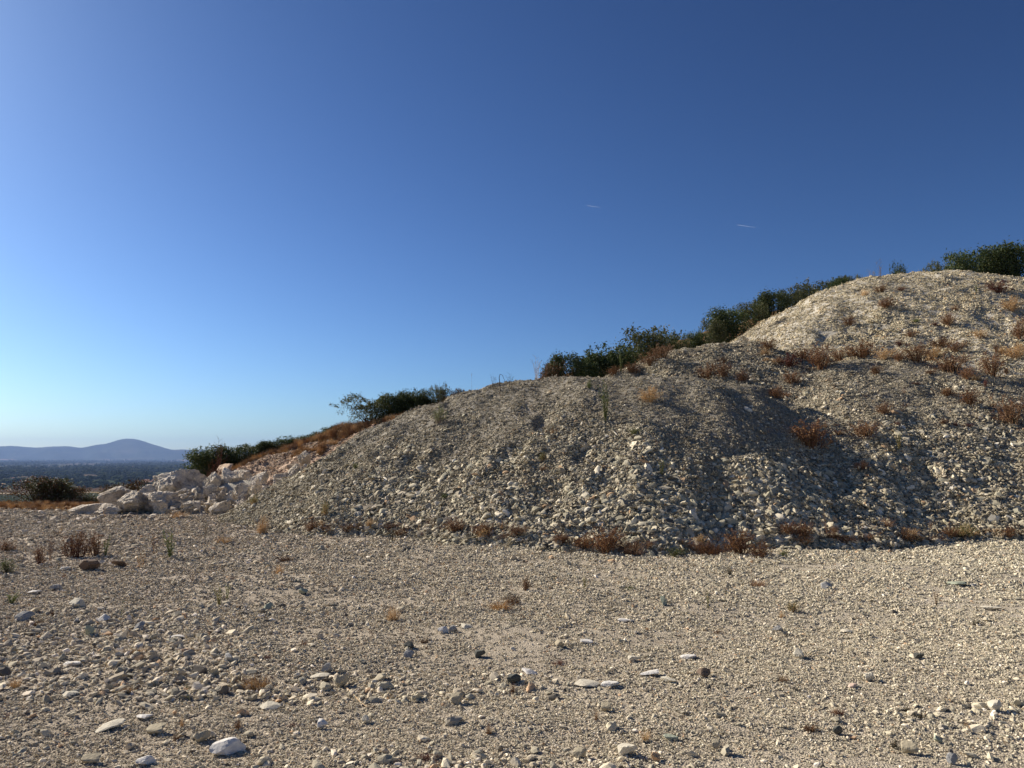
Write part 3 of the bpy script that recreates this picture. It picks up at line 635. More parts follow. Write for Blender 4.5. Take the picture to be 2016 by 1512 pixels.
FEATURE = [  # centre x, bottom y, width, height (pixels of the photograph), tone, flat, label
 (440, 1496, 58, 30, 'white', 0, 'big white angular block beside the bottom edge, largest stone of the yard'),
 (388, 1468, 30, 22, 'tan', 0, 'tan block with a shaded side just above left of the big white block'),
 (278, 1426, 32, 17, 'white', 1, 'long white flat stone between two dark stones at lower left'),
 (300, 1453, 34, 20, 'tan', 0, 'angular brownish stone below the long white flat stone'),
 (207, 1449, 46, 22, 'cream', 1, 'wide cream slab half buried at lower left'),
 (172, 1256, 16, 26, 'green', 0, 'upright greenish stone standing on its end at left'),
 (270, 1244, 18, 17, 'grey', 0, 'small grey pyramid stone right of the upright greenish one'),
 (447, 1306, 24, 16, 'grey', 0, 'tilted grey stone casting a dark shadow left of centre'),
 (134, 1317, 32, 13, 'white', 1, 'long white stone lying under the upright greenish one'),
 (343, 1262, 28, 11, 'white', 1, 'low white stone in line with a brown flat one'),
 (167, 1127, 36, 28, 'brown', 0, 'large brown rock in front of the reddish bush'),
 (226, 1119, 28, 17, 'brown', 0, 'dark brown rock right of the large brown rock'),
 (123, 1124, 22, 11, 'white', 1, 'white flat stone left of the large brown rock'),
 (103, 1164, 22, 14, 'grey', 0, 'blue grey tilted stone at the left side of the yard'),
 (62, 1172, 26, 12, 'white', 1, 'pale pointed stone left of the blue grey tilted one'),
 (143, 1198, 28, 20, 'cream', 0, 'cream lump among coarse stones at the left'),
 (40, 1226, 30, 18, 'grey', 0, 'grey lump close to the left edge'),
 (200, 1226, 22, 16, 'white', 0, 'white knobbly stone above the upright greenish one'),
 (130, 1374, 30, 11, 'cream', 1, 'flat cream tile of stone at lower left'),
 (172, 1511, 32, 18, 'tan', 0, 'tan block on the bottom edge at the left'),
 (281, 1511, 32, 16, 'white', 0, 'white pitted stone on the bottom edge'),
 (666, 1358, 26, 26, 'tan', 0, 'tan three cornered stone beside the curved straw stem'),
 (633, 1440, 19, 19, 'white', 0, 'white faceted stone with a lilac shade below the curved straw stem'),
 (718, 1430, 15, 17, 'cream', 0, 'round cream disc stone standing on edge'),
 (872, 1249, 20, 14, 'white', 0, 'white block touching a grey one in the middle of the yard'),
 (890, 1247, 18, 14, 'grey', 0, 'grey block touching a white one in the middle of the yard'),
 (917, 1239, 24, 10, 'cream', 1, 'flat cream stone right of the touching white and grey pair'),
 (527, 1400, 38, 14, 'cream', 1, 'broad cream flake under the straw tuft'),
 (626, 1341, 32, 12, 'cream', 1, 'cream flat stone with a pointed grey one behind'),
 (641, 1332, 20, 22, 'grey', 0, 'pointed grey stone left of the tan three cornered stone'),
 (900, 1390, 24, 22, 'tan', 0, 'tan stone with a brown shaded foot in the middle foreground'),
 (804, 1279, 19, 14, 'dark', 0, 'dark green stone above a pale grey one in mid yard'),
 (804, 1297, 20, 13, 'grey', 0, 'pale grey stone below the dark green one in mid yard'),
 (945, 1299, 20, 16, 'dark', 0, 'dark stone casting a shadow right of mid yard'),
 (1012, 1352, 26, 20, 'dark', 0, 'blackish green stone, darkest of the middle foreground'),
 (1157, 1357, 46, 13, 'cream', 1, 'long cream slab left in the row of three slabs'),
 (1202, 1360, 33, 14, 'white', 1, 'white domed slab in the middle of the row of three slabs'),
 (1319, 1351, 29, 15, 'cream', 1, 'cream oval slab right in the row of three slabs'),
 (1281, 1335, 40, 15, 'white', 1, 'white double slab behind the cream oval slab'),
 (1043, 1331, 29, 12, 'white', 1, 'white rounded stone right of the blackish green one'),
 (1233, 1227, 30, 8, 'white', 1, 'thin white splinter stone on fine gravel'),
 (1238, 1495, 36, 22, 'cream', 0, 'large cream wedge near the bottom edge'),
 (1143, 1502, 24, 20, 'tan', 0, 'tan cube like stone left of the large cream wedge'),
 (1195, 1405, 19, 19, 'tan', 0, 'tan upright stone with a slab leaning on it'),
 (1357, 1300, 30, 12, 'white', 1, 'white flat stone with an orange end'),
 (1388, 1336, 26, 18, 'brown', 0, 'reddish brown peaked stone right of the three slabs'),
 (1323, 1467, 27, 13, 'green', 1, 'flat pale green tile of stone near the thin green weed'),
 (1155, 1272, 22, 9, 'white', 0, 'small white bar of stone above a tan cluster'),
 (1102, 1280, 17, 15, 'tan', 0, 'tan stone at the left end of a small cluster'),
 (1250, 1306, 24, 11, 'cream', 0, 'cream brick shaped stone with a dark end'),
 (1413, 1485, 18, 19, 'tan', 0, 'tan stone with a black shadow near the bottom'),
 (1889, 1155, 34, 13, 'green', 1, 'pale green slab lying on the fine gravel at right'),
 (1922, 1157, 20, 8, 'grey', 1, 'low dark stone touching the pale green slab'),
 (1958, 1204, 34, 13, 'cream', 1, 'cream slab with a black shadowed end near the right edge'),
 (1631, 1162, 26, 15, 'grey', 0, 'grey humped stone on the fine gravel at right'),
 (1576, 1300, 20, 21, 'cream', 0, 'cream stone with one dark side at right of centre'),
 (1716, 1344, 18, 20, 'cream', 0, 'cream stone with a dark green side at right'),
 (1682, 1357, 20, 12, 'pink', 1, 'rounded pink stone at right'),
 (1965, 1406, 25, 24, 'cream', 0, 'bright cream block close to the right edge'),
 (1797, 1489, 27, 26, 'tan', 0, 'tall tan block near the bottom right'),
 (1880, 1508, 20, 20, 'grey', 0, 'grey block right of the tall tan block'),
 (1812, 1299, 18, 12, 'dark', 0, 'black stone beside a pale flake at right'),
 (1652, 1452, 17, 18, 'dark', 0, 'dark leaning stone at lower right'),
 (1670, 1248, 22, 9, 'cream', 1, 'yellowish flat stone at right of centre'),
 (1293, 1511, 18, 16, 'orange', 0, 'orange veined stone on the bottom edge'),
 (1533, 1245, 18, 12, 'grey', 0, 'dark grey round stone right of the tall thin stalk'),
 (1308, 1195, 12, 22, 'green', 0, 'upright green sliver of stone in mid yard'),
 (1850, 1471, 13, 14, 'green', 0, 'small square green grey stone at lower right'),
 (525, 1203, 17, 15, 'green', 0, 'green grey stone on the yard left of the middle'),
 (595, 1172, 17, 15, 'green', 0, 'greenish stone below the foot of the long mound'),
]
for i, (cx, by, w_, h_, tone, flat, lab) in enumerate(FEATURE):
    q = hit(cx, min(by, 1510))
    if q is None: continue
    x, y, z = q; k = y / FPX; me, d = nice(tone, i, bool(flat))
    W = w_ * k * 1.08; Hh = h_ * k * (.62 if flat else .95); D = W * (.75 if flat else .8)
    o = put('stone', me); o.location = (x, y + D * .45, z + Hh * .33 + .008); o.scale = (W / d[0], D / d[1], Hh / d[2])
    o.rotation_euler = (random.uniform(-.1, .1), random.uniform(-.12, .12), random.uniform(-.35, .35))
    tag(o, lab, 'stone', 'standout stones on the yard')

# ================================================================== BOULDERS
BMESH = [rock_mesh('boulder_shape', 5, 1200 + i * 7, M_boulder, blocky=(i % 3 != 2), planes=16, flat=[.7, .85, .6, .95][i % 4], soft=90, rough=.19, stretch=[1.25, 1.05, 1.4][i % 3]) for i in range(11)]
BMESH[0] = rock_mesh('boulder_shape', 5, 1203, M_boulder, blocky=True, planes=8, flat=.7, soft=90, rough=.19, stretch=1.5)
def rub_h(X, Y): return ground_h(X, Y) - .12 + 1.0 * np.exp(-((X + 8.5) / 2.0) ** 2 - ((Y - 24.5) / 1.35) ** 2) + .25 * np.exp(-((X + 11) / 1.2) ** 2 - ((Y - 23.4) / .9) ** 2) + .06 * fbm(X / .4, Y / .4, 3, 2)
def RUB(x, y): return float(rub_h(np.array([x]), np.array([y]))[0])
BOULD = [  # x0, x1, top, bottom (pixels), depth, shape, turn, label
 (302, 400, 922, 1000, 24.3, 0, .15, 'largest white boulder, broad and flat topped, on top of the pile'),
 (396, 436, 928, 990, 24.2, 3, 1.2, 'pinkish cream boulder right against the largest boulder'),
 (426, 474, 922, 985, 24.4, 5, .4, 'grey shaded upright boulder behind the cream one'),
 (452, 492, 925, 965, 24.9, 7, 2.2, 'cracked pale boulder at the top right of the pile'),
 (131, 196, 989, 1024, 22.2, 2, .2, 'low pinkish white boulder at the far left end of the pile'),
 (196, 262, 959, 1010, 23.6, 6, 1.9, 'rounded white boulder at the upper left with a dark underside'),
 (232, 292, 968, 1015, 22.3, 4, .7, 'pointed white boulder standing in front at the left'),
 (262, 312, 955, 1000, 24.0, 8, 2.8, 'smooth cream boulder leaning under the largest one'),
 (256, 308, 972, 1000, 22.9, 9, 1.4, 'pitted white boulder between the pointed and the smooth one'),
 (284, 362, 966, 1010, 22.4, 1, .1, 'long slanting boulder with a shaded grey face in front'),
 (188, 238, 993, 1019, 22.0, 10, .3, 'flat wedge shaped boulder at the foot of the pointed one'),
 (484, 530, 935, 962, 24.4, 2, .9, 'flat slab boulder at the right end of the pile'),
 (538, 584, 930, 956, 23.4, 6, .3, 'grey rounded boulder half buried in the bank'),
 (543, 578, 944, 966, 22.7, 9, 2.0, 'bright white block below the grey rounded one'),
 (492, 514, 940, 956, 23.6, 4, .5, 'small bright white block on the flat slab'),
 (494, 516, 952, 976, 23.0, 8, .9, 'cream block right of the dark gap'),
 (512, 537, 954, 976, 22.6, 3, 2.6, 'white block resting beside the cream block'),
 (521, 543, 965, 982, 22.1, 10, 1.1, 'small grey block on the gravel at the right'),
 (376, 397, 958, 984, 22.9, 5, .2, 'upright cream block under the right end of the largest boulder'),
 (400, 428, 955, 982, 23.2, 7, .6, 'shaded block below the pinkish cream boulder'),
 (420, 450, 962, 990, 22.8, 1, 1.9, 'squarish block in the middle of the rubble'),
 (444, 464, 966, 994, 22.7, 4, .8, 'narrow upright block in a dark gap'),
 (460, 492, 950, 980, 23.4, 6, 2.4, 'shaded block under the cracked pale boulder'),
 (464, 488, 972, 992, 22.5, 8, .2, 'dark shaded block above a round pale one'),
 (362, 394, 987, 1012, 21.9, 9, .5, 'round cream block in front near dry grass'),
 (408, 446, 985, 1012, 21.6, 2, 1.3, 'pale domed block in front beside a straw tuft'),
 (464, 485, 982, 1006, 21.6, 3, .3, 'round pale block at the front right'),
 (486, 508, 974, 994, 22.0, 10, 1.0, 'grey block at the edge of the gravel mound'),
 (398, 430, 972, 996, 22.6, 5, 2.0, 'dark block sitting low in the rubble'),
 (334, 366, 988, 1010, 22.0, 7, 1.7, 'small grey block in front of the slanting boulder'),
 (586, 612, 912, 934, 25.2, 1, .6, 'pale rock jutting from the pink bank'),
 (585, 612, 886, 908, 26.8, 3, .4, 'small white rock at the top of the rocky bank'),
 (560, 590, 912, 938, 25.2, 8, 2.1, 'pale rock low on the pink bank'),
 (58, 82, 1014, 1028, 20.4, 2, .2, 'lone pinkish rock left of the boulder pile'),
 (94, 112, 1018, 1030, 20.2, 4, .6, 'lone grey rock between the pinkish rock and the pile'),
 (30, 48, 1021, 1030, 20., 9, .2, 'small lone pale rock nearest the left edge'),
]
for (x0, x1, y0, y1, Y, s, turn, lab) in BOULD:
    me, d = BMESH[s]
    a = at(x0, y0, Y); b = at(x1, y1, Y); W = b[0] - a[0]; zt = a[2]; zb = b[2]
    cx, cy = (a[0] + b[0]) / 2, Y
    g = land(cx, cy); zb = min(zb, max(max(g, RUB(cx, cy)) - .1, zb - .3)) if zb > g else zb
    Hh = zt - zb; D = W * .85
    o = put('boulder', me); o.location = (cx, cy + .1, (zt + zb) / 2)
    # turned a little, with the size corrected for the turn
    flip = (turn % 1.0) - .5
    o.scale = (W / d[0] * 1.02 * (-1 if turn > 2 else 1), D / d[1], Hh / d[2] * 1.02)
    o.rotation_euler = (flip * .5 + .12, -flip * .35, flip * 1.1)
    tag(o, lab, 'boulder', 'white boulders of the quarry pile')
# broken stone that fills the pile
rub = sheet('rubble_pile', np.arange(-11.5, -6.2, .12), np.arange(21.3, 26.2, .12),
            rub_h,
            M_moundsoil_up)
tag(rub, 'heap of broken pale stone packed under and between the boulders', 'rubble pile')
BS = [rock_mesh('rubble_shape', 3, 1500 + i, M_boulder, blocky=(i % 3 != 2), planes=16, flat=.75, soft=24, rough=.08, stretch=1.25) for i in range(6)]
rr = random.Random(5)
def rubble_stone(px, py, w_, Y):
    me, d = BS[rr.randrange(6)]; a = at(px, py, Y); s = w_ * Y / FPX
    z = max(a[2], land(a[0], Y) + s * .2); o = put('stone', me, rub); o.location = (a[0], Y, z); o.scale = (s, s * .9, s * .85)
    o.rotation_euler = (rr.uniform(-.5, .5), rr.uniform(-.5, .5), rr.uniform(0, 6))
for i in range(170):
    px = rr.uniform(330, 565); py = rr.uniform(965, 1010) - (px - 340) * .05
    Y = 24.2 - (py - 955) * .05 + rr.uniform(-.15, .15)
    rubble_stone(px, py, rr.choice([7, 8, 9, 10, 12, 14, 17]), Y)
for i in range(60):
    px = rr.uniform(130, 400); py = rr.uniform(1006, 1024); rubble_stone(px, py, rr.choice([6, 7, 8, 10, 13]), 1.6 * FPX / (py - 901.6) * 1.0)

# ================================================================== SHRUBS AND WEEDS
def tubes(paths, rad, sides=3):
    V, F = [], []
    for P, r in zip(paths, rad):
        k = len(V); n = len(P)
        for i, q in enumerate(P):
            rr_ = r * (1 - .75 * i / (n - 1))
            d = Vector(P[min(i + 1, n - 1)]) - Vector(P[max(i - 1, 0)]); d = d.normalized() if d.length > 1e-9 else Vector((0, 0, 1))
            u = d.cross(Vector((.3, 1, .1))).normalized(); v_ = d.cross(u)
            for s in range(sides):
                a = 2 * math.pi * s / sides; V.append(tuple(Vector(q) + rr_ * (math.cos(a) * u + math.sin(a) * v_)))
        for i in range(n - 1):
            for s in range(sides):
                a = k + i * sides + s; b = k + i * sides + (s + 1) % sides; F.append((a, b, b + sides, a + sides))
    return V, F
def leaves(C, size, rng, aspect=2.2):
    n = len(C); a = rng.normal(size=(n, 3)); a /= np.linalg.norm(a, axis=1, keepdims=True)
    b = np.cross(a, rng.normal(size=(n, 3))); b /= np.linalg.norm(b, axis=1, keepdims=True)
    s = (size * rng.uniform(.6, 1.3, n))[:, None]; L = a * s; W = b * s / aspect
    V = np.stack([C - L, C + W, C + L, C - W], 1).reshape(-1, 3); F = np.arange(4 * n).reshape(-1, 4)
    return V, F
def make_mesh(name, V, F, mat):
    me = bpy.data.meshes.new(name); me.from_pydata(V.tolist() if isinstance(V, np.ndarray) else V, [], F.tolist() if isinstance(F, np.ndarray) else F)
    me.materials.append(mat); me.update(); return me
def crown_pair(seed, mat, clumps=190, per=64, leaf=.025, tight=.062, tips=26):
    rng = np.random.default_rng(seed); C = []; tipsP = []
    # lobes of different height make the uneven outline
    lob = [(rng.uniform(-.34, .34), rng.uniform(-.3, .3), rng.uniform(.45, .8), rng.uniform(.16, .30)) for _ in range(8)]
    while len(C) < clumps:
        lx, ly, lz, lr = lob[rng.integers(0, 8)]
        d = rng.normal(size=3); d /= np.linalg.norm(d); q = np.array([lx, ly, lz]) + d * lr * rng.uniform(.55, 1.05)
        if rng.uniform() < .3: q[2] *= rng.uniform(.15, .8)
        if q[2] > .03: C.append(q)
    C = np.array(C)
    for j in range(tips):
        lx, ly, lz, lr = lob[rng.integers(0, 8)]; a = rng.uniform(0, 6.28); e = rng.uniform(.2, 1.4)
        d = np.array([math.cos(a) * math.cos(e), math.sin(a) * math.cos(e), math.sin(e)])
        tipsP.append(np.array([lx, ly, lz]) + d * lr * rng.uniform(1.05, 1.38))
    P = np.repeat(C, per, 0) + rng.normal(size=(clumps * per, 3)) * tight
    for tp in tipsP:
        base = tp - np.array([0, 0, .10]) ; t = rng.uniform(size=(22, 1)); P = np.concatenate([P, base + (tp - base) * t + rng.normal(size=(22, 3)) * .016])
    P[:, 2] = np.abs(P[:, 2]); kz = np.quantile(P[:, 2], .995); kx = np.quantile(np.abs(P[:, :2]), .97) * 2; P[:, 2] /= kz; P[:, :2] /= kx; C = C / np.array([kx, kx, kz])
    V, F = leaves(P, leaf, rng)
    cm = make_mesh('crown', V, F, mat)
    paths, rad = [], []
    for j in rng.choice(clumps, 26, replace=False):
        q = C[j]; paths.append([(rng.normal() * .03, rng.normal() * .03, -.05), (q[0] * .45, q[1] * .45, q[2] * .5), tuple(q * .95)]); rad.append(.014)
    V, F = tubes(paths, rad); tmn = make_mesh('trunk', V, F, M_bark)
    return cm, tmn
CROWN = {'dark': [crown_pair(300 + i, M_leaf) for i in range(5)], 'olive': [crown_pair(320 + i, M_leaf2, 120, 50) for i in range(3)],
         'mixed': [crown_pair(340 + i, M_mixed, 110, 46, .022, .075, 60) for i in range(3)],
         'feather': [crown_pair(360 + i, M_leaf2, 90, 50, .02, .055, 110) for i in range(2)]}
def shrub(kind, var, x0, x1, ytop, Y, label, group, ybase=None):
    cx = (x0 + x1) / 2; a = at(cx, ytop, Y)
    z0 = land(a[0], Y) - .05; Wd = (x1 - x0) / FPX * Y
    Hh = max(a[2] - z0, .25)
    if Hh > 3.2: z0 = a[2] - 3.2; Hh = 3.2
    Hh *= .93
    root = empty('shrub', (a[0], Y, z0)); tag(root, label, 'shrub', group)
    cm, tmn = CROWN[kind][var % len(CROWN[kind])]
    rz = random.uniform(0, 6.28)
    for nm, me in (('crown', cm), ('trunk', tmn)):
        o = put(nm, me, root); wf = 1.45 if x1 < 300 else 1.35 if x1 < 700 else 1.22
        o.scale = (Wd * wf, Wd * random.uniform(.95, 1.15), Hh); o.rotation_euler = (0, 0, 0)
    root.rotation_euler = (0, 0, rz if abs(Wd) < 1 else random.choice([0, math.pi]))
    return root
G1 = 'evergreen shrubs along the ridge behind the gravel'
SH = [
 ('dark', 0, 392, 452, 880, 30.5, 'dark rounded shrub at the low end of the ridge, above the boulders'),
 ('dark', 1, 432, 500, 873, 31, 'widest dark shrub behind the boulder pile'),
 ('olive', 0, 476, 530, 872, 31.5, 'olive green shrub right of the widest dark shrub behind the boulders'),
 ('dark', 3, 516, 565, 866, 31.5, 'low dark shrub where the bank starts to rise'),
 ('dark', 2, 556, 608, 857, 32, 'shrub with a small pointed top on the lower bank'),
 ('dark', 4, 600, 642, 848, 32.2, 'small shrub on the middle of the orange bank'),
 ('dark', 0, 632, 672, 836, 32.2, 'small shrub higher on the orange bank'),
 ('feather', 0, 690, 775, 773, 31.2, 'feathery thorny shrub at the left end of the bank crest'),
 ('dark', 1, 748, 800, 772, 30.8, 'dense dark shrub right of the feathery one'),
 ('dark', 2, 785, 832, 764, 30.8, 'tallest dense dark shrub on the bank crest'),
 ('dark', 4, 820, 862, 765, 30.5, 'dark shrub with two raised tips beside the gravel slope'),
 ('feather', 1, 852, 890, 752, 30.2, 'spiky twiggy shrub where the bank meets the gravel'),
 ('mixed', 0, 884, 916, 762, 30.0, 'low rusty shrub right of the spiky twiggy one'),
 ('mixed', 1, 1062, 1110, 708, 30, 'low brownish shrub at the left end of the dark row'),
 ('dark', 3, 1085, 1138, 692, 31.5, 'rounded green shrub next to the bare pale stalks'),
 ('dark', 0, 1120, 1180, 688, 32, 'broad dark shrub left of the two lobed one'),
 ('dark', 2, 1164, 1246, 674, 32.5, 'two lobed blackish shrub in the dark row'),
 ('olive', 1, 1232, 1325, 638, 34, 'big round shrub standing highest in the dark row'),
 ('olive', 2, 1310, 1362, 648, 35.5, 'open topped shrub right of the big round one'),
 ('dark', 4, 1352, 1400, 652, 36, 'short dark shrub in the dip of the row'),
 ('olive', 0, 1378, 1418, 622, 37.5, 'shrub with a narrow raised tip beside the dip'),
 ('dark', 1, 1405, 1470, 603, 38.5, 'wide dark shrub left of the foot of the highest mound'),
 ('olive', 2, 1455, 1505, 590, 40, 'tall shrub above the rusty stems'),
 ('dark', 3, 1492, 1545, 570, 41.5, 'dark shrub against the left flank of the highest mound'),
 ('feather', 0, 1530, 1576, 568, 42.5, 'thin leaved shrub on the flank of the highest mound'),
 ('olive', 1, 1562, 1630, 548, 43.5, 'loose topped shrub half way up the highest mound'),
 ('dark', 0, 1618, 1668, 542, 45, 'compact shrub near the top of the left flank'),
 ('olive', 0, 1652, 1690, 541, 46, 'last shrub of the row before the summit'),
 ('olive', 2, 1683, 1706, 544, 46, 'tiny shrub peeping over the shoulder of the highest mound'),
 ('dark', 2, 1750, 1778, 514, 43, 'small lone bush on the summit of the highest mound'),
 ('feather', 1, 1816, 1862, 509, 44, 'airy bush left of the summit thicket'),
 ('dark', 4, 1858, 1925, 494, 45, 'left shrub of the summit thicket'),
 ('dark', 1, 1900, 1985, 484, 46, 'broad middle shrub of the summit thicket'),
 ('dark', 3, 1950, 2040, 476, 46, 'highest shrub of the summit thicket at the right edge'),
 ('dark', 0, 2020, 2120, 480, 46, 'shrub of the summit thicket cut by the right edge'),
]
for k_, v_, x0, x1, yt, Y, lab in SH: shrub(k_, v_, x0, x1, yt, Y, lab, G1)
for k_, v_, x0, x1, yt, Y, lab in [
 ('mixed', 0, 38, 108, 934, 28.6, 'tall mixed green and rusty bush at the edge of the yard'),
 ('olive', 1, 70, 130, 938, 28.8, 'green bush in the middle of the group at the yard edge'),
 ('mixed', 2, 108, 158, 948, 28.9, 'rusty bush at the right of the group at the yard edge'),
 ('mixed', 1, 196, 245, 952, 28.6, 'low rusty bush behind the rounded white boulder'),
 ('mixed', 2, 232, 290, 940, 29.0, 'twiggy rusty bush left of the largest boulder'),
 ('olive', 2, 160, 205, 974, 29.4, 'low dark bush just beyond the dry grass strip')]:
    shrub(k_, v_, x0, x1, yt, Y, lab, 'rusty bushes at the edge of the drop')

# weeds: shapes of unit height and width, stems and leaves apart
def weed_meshes(kind, seed):
    rng = np.random.default_rng(seed); rnd = random.Random(seed)
    paths, rad, L = [], [], []
    def stem(bx, by, tx, ty, tz, r, n=4, bend=.06):
        P = []
        for i in range(n):
            t = i / (n - 1.); P.append((bx + (tx - bx) * t ** 1.3 + rnd.uniform(-bend, bend) * t, by + (ty - by) * t ** 1.3 + rnd.uniform(-bend, bend) * t, tz * t))
        paths.append(P); rad.append(r); return P
    if kind in ('bush', 'redbush'):
        for _ in range(46):
            a = rnd.uniform(0, 6.28); e = rnd.uniform(.05, .5); h = rnd.uniform(.3, 1.) * (1 - .7 * e); b_ = rnd.uniform(0, .6) * e
            P = stem(b_ * math.cos(a), b_ * math.sin(a), e * math.cos(a), e * math.sin(a), h, .009)
            for q in range(5):
                t = rnd.uniform(.3, .95); i = min(int(t * 3), 2); b = Vector(P[i]).lerp(Vector(P[i + 1]), t * 3 - i)
                d = Vector((rnd.gauss(0, .08), rnd.gauss(0, .08), rnd.uniform(.03, .16))); tip = b + d
                paths.append([tuple(b), tuple(b + d * .5), tuple(tip)]); rad.append(.005)
                for m in range(5): L.append(tuple(b.lerp(tip, rnd.uniform(.2, 1.1)) + Vector((rnd.gauss(0, .015), rnd.gauss(0, .015), rnd.gauss(0, .015)))))
            for m in range(4): L.append(tuple(Vector(P[-1]) + Vector((rnd.gauss(0, .012), rnd.gauss(0, .012), rnd.uniform(-.08, .01)))))
        ls = .021
    elif kind == 'tuft':
        for _ in range(150):
            a = rnd.uniform(0, 6.28); e = rnd.uniform(.05, .5); b = rnd.uniform(0, .22); a2 = a + rnd.gauss(0, .5)
            stem(b * math.cos(a), b * math.sin(a), e * math.cos(a2), e * math.sin(a2), rnd.uniform(.3, 1.), .006, 4, .04)
        for _ in range(60): L.append((rnd.gauss(0, .15), rnd.gauss(0, .15), rnd.uniform(0, .3)))
        ls = .03
    elif kind == 'upright':                          # clump of leafy upright stems
        for _ in range(11):
            a = rnd.uniform(0, 6.28); e = rnd.uniform(.1, .45); h = rnd.uniform(.55, 1.)
            P = stem(.03 * math.cos(a), .03 * math.sin(a), e * math.cos(a), e * math.sin(a), h, .012, 5, .02)
            for m in range(60):
                t = rnd.uniform(.12, 1.) * 3.999; i = int(t); b = Vector(P[i]).lerp(Vector(P[min(i + 1, 4)]), t - i)
                L.append(tuple(b + Vector((rnd.gauss(0, .028), rnd.gauss(0, .028), rnd.gauss(0, .01)))))
        ls = .030
    elif kind == 'stalk':
        P = stem(0, 0, rnd.uniform(-.2, .2), rnd.uniform(-.1, .1), 1., .010, 6, .03)
        for q in range(9):
            t = rnd.uniform(.25, .98) * 4.99; i = int(t); b = Vector(P[i]).lerp(Vector(P[i + 1]), t - i)
            d = Vector((rnd.gauss(0, .12), rnd.gauss(0, .12), rnd.uniform(.04, .14))); paths.append([tuple(b), tuple(b + d * .6), tuple(b + d)]); rad.append(.005)
            for m in range(6): L.append(tuple(b + d * rnd.uniform(.1, 1.1) + Vector((rnd.gauss(0, .02), rnd.gauss(0, .02), rnd.gauss(0, .02)))))
        ls = .022
    elif kind == 'twigs':                            # bare branching stalks
        for _ in range(8):
            a = rnd.uniform(0, 6.28); e = rnd.uniform(.05, .45)
            P = stem(.06 * math.cos(a), .06 * math.sin(a), e * math.cos(a), e * math.sin(a), rnd.uniform(.5, 1.), .010, 5, .05)
            for q in range(6):
                t = rnd.uniform(.3, .95) * 3.99; i = int(t); b = Vector(P[i]).lerp(Vector(P[i + 1]), t - i)
                d = Vector((rnd.gauss(0, .10), rnd.gauss(0, .06), rnd.uniform(.03, .17))); paths.append([tuple(b), tuple(b + d * .5), tuple(b + d)]); rad.append(.006)
                for m in range(2): L.append(tuple(b + d * rnd.uniform(.6, 1.1)))
        ls = .013
    elif kind == 'single':
        P = stem(0, 0, .05, 0, 1., .014, 6, .03)
        for m in range(24): L.append((P[-1][0] + rnd.gauss(0, .01), P[-1][1] + rnd.gauss(0, .01), rnd.uniform(.78, 1.)))
        ls = .02
    elif kind == 'hook':
        paths.append([(0, 0, 0), (.04, 0, .45), (.08, 0, .8), (.02, 0, 1.), (-.15, 0, .93), (-.3, 0, .6), (-.4, 0, .35)]); rad.append(.035); ls = .02; L.append((-.4, 0, .35))
    V, F = tubes(paths, rad)
    LV, LF = leaves(np.array(L), ls, rng, 2.0)
    return V, F, LV, LF
WK = {}
def weed_mesh(kind, var, ms, ml):
    key = (kind, var, ms.name, ml.name)
    if key not in WK:
        V, F, LV, LF = weed_meshes(kind, 2000 + var * 13 + hash_i(kind) * 101)
        st = make_mesh('stems', V, F, ms); lf = make_mesh('leaves', LV, LF, ml)
        n = len(V); al = bpy.data.meshes.new(kind); al.from_pydata(V + LV.tolist(), [], [list(f) for f in F] + (LF + n).tolist())
        al.materials.append(ms); al.materials.append(ml); al.polygons.foreach_set('material_index', [0] * len(F) + [1] * len(LF)); al.update()
        WK[key] = (st, lf, al)
    return WK[key]
MS = {'rust': (M_rust, M_rust), 'red': (M_red, M_rust), 'straw': (M_straw, M_straw), 'green': (M_green, M_green), 'bright': (M_pale, M_brightgreen),
      'pale': (M_pale, M_pale), 'dark': (M_dark, M_dark), 'yellow': (M_straw, M_green), 'darkgreen': (M_dark, M_green), 'darkred': (M_red, M_red)}
NAME = {'bush': 'dry_bush', 'redbush': 'dry_bush', 'tuft': 'dry_grass_tuft', 'upright': 'weed', 'stalk': 'weed_stalk', 'twigs': 'dry_stalks', 'single': 'dry_stalk', 'hook': 'bent_stalk'}
CATN = {'bush': 'dry bush', 'redbush': 'dry bush', 'tuft': 'grass tuft', 'upright': 'weed', 'stalk': 'weed', 'twigs': 'dry stalks', 'single': 'dry stalk', 'hook': 'bent stalk'}
_wc = [0]; grp_wide = {'dry bushes on the upper mounds': 1.35, 'dry plants along the foot of the mounds': 1.3}
def weed(kind, colr, cx, by, w_, h_, label, group, Y=None, lean=0.):
    if Y is None:
        q = hit(cx, by)
        if q is None: return
        x, y, z = q
    else:
        a = at(cx, by, Y); x, y, z = a[0], Y, land(a[0], Y)
        h_ = h_ if z >= a[2] - .02 else h_ + (a[2] - z) / Y * FPX
    if grp_wide.get(group): w_ *= grp_wide[group]
    k = y / FPX; _wc[0] += 1; var = _wc[0] % 4
    ms, ml = MS[colr]; st, lf, al = weed_mesh(kind, var, ms, ml)
    sc_ = (w_ * k * 1.15, w_ * k * .9, h_ * k * (1.35 if kind == 'tuft' else 1.08)); rot = (0, lean, random.uniform(-.6, .6) + (math.pi if _wc[0] % 2 else 0))
    if kind == 'hook': rot = (0, 0, math.pi)
    if h_ >= 24 and kind not in ('single', 'hook'):
        root = empty(NAME[kind], (x, y, z - .01)); root.rotation_euler = rot
        for nm, me in (('stems', st), ('leaves', lf)):
            o = put(nm, me, root); o.scale = sc_
    else:
        root = put(NAME[kind], al); root.location = (x, y, z - .01); root.scale = sc_; root.rotation_euler = rot
    tag(root, label, CATN[kind], group)
GY, GF, GH, GV, GS = 'weeds and tufts on the yard', 'dry plants along the foot of the mounds', 'plants rooted on the long mound', 'dry bushes on the upper mounds', 'stalks standing against the sky'
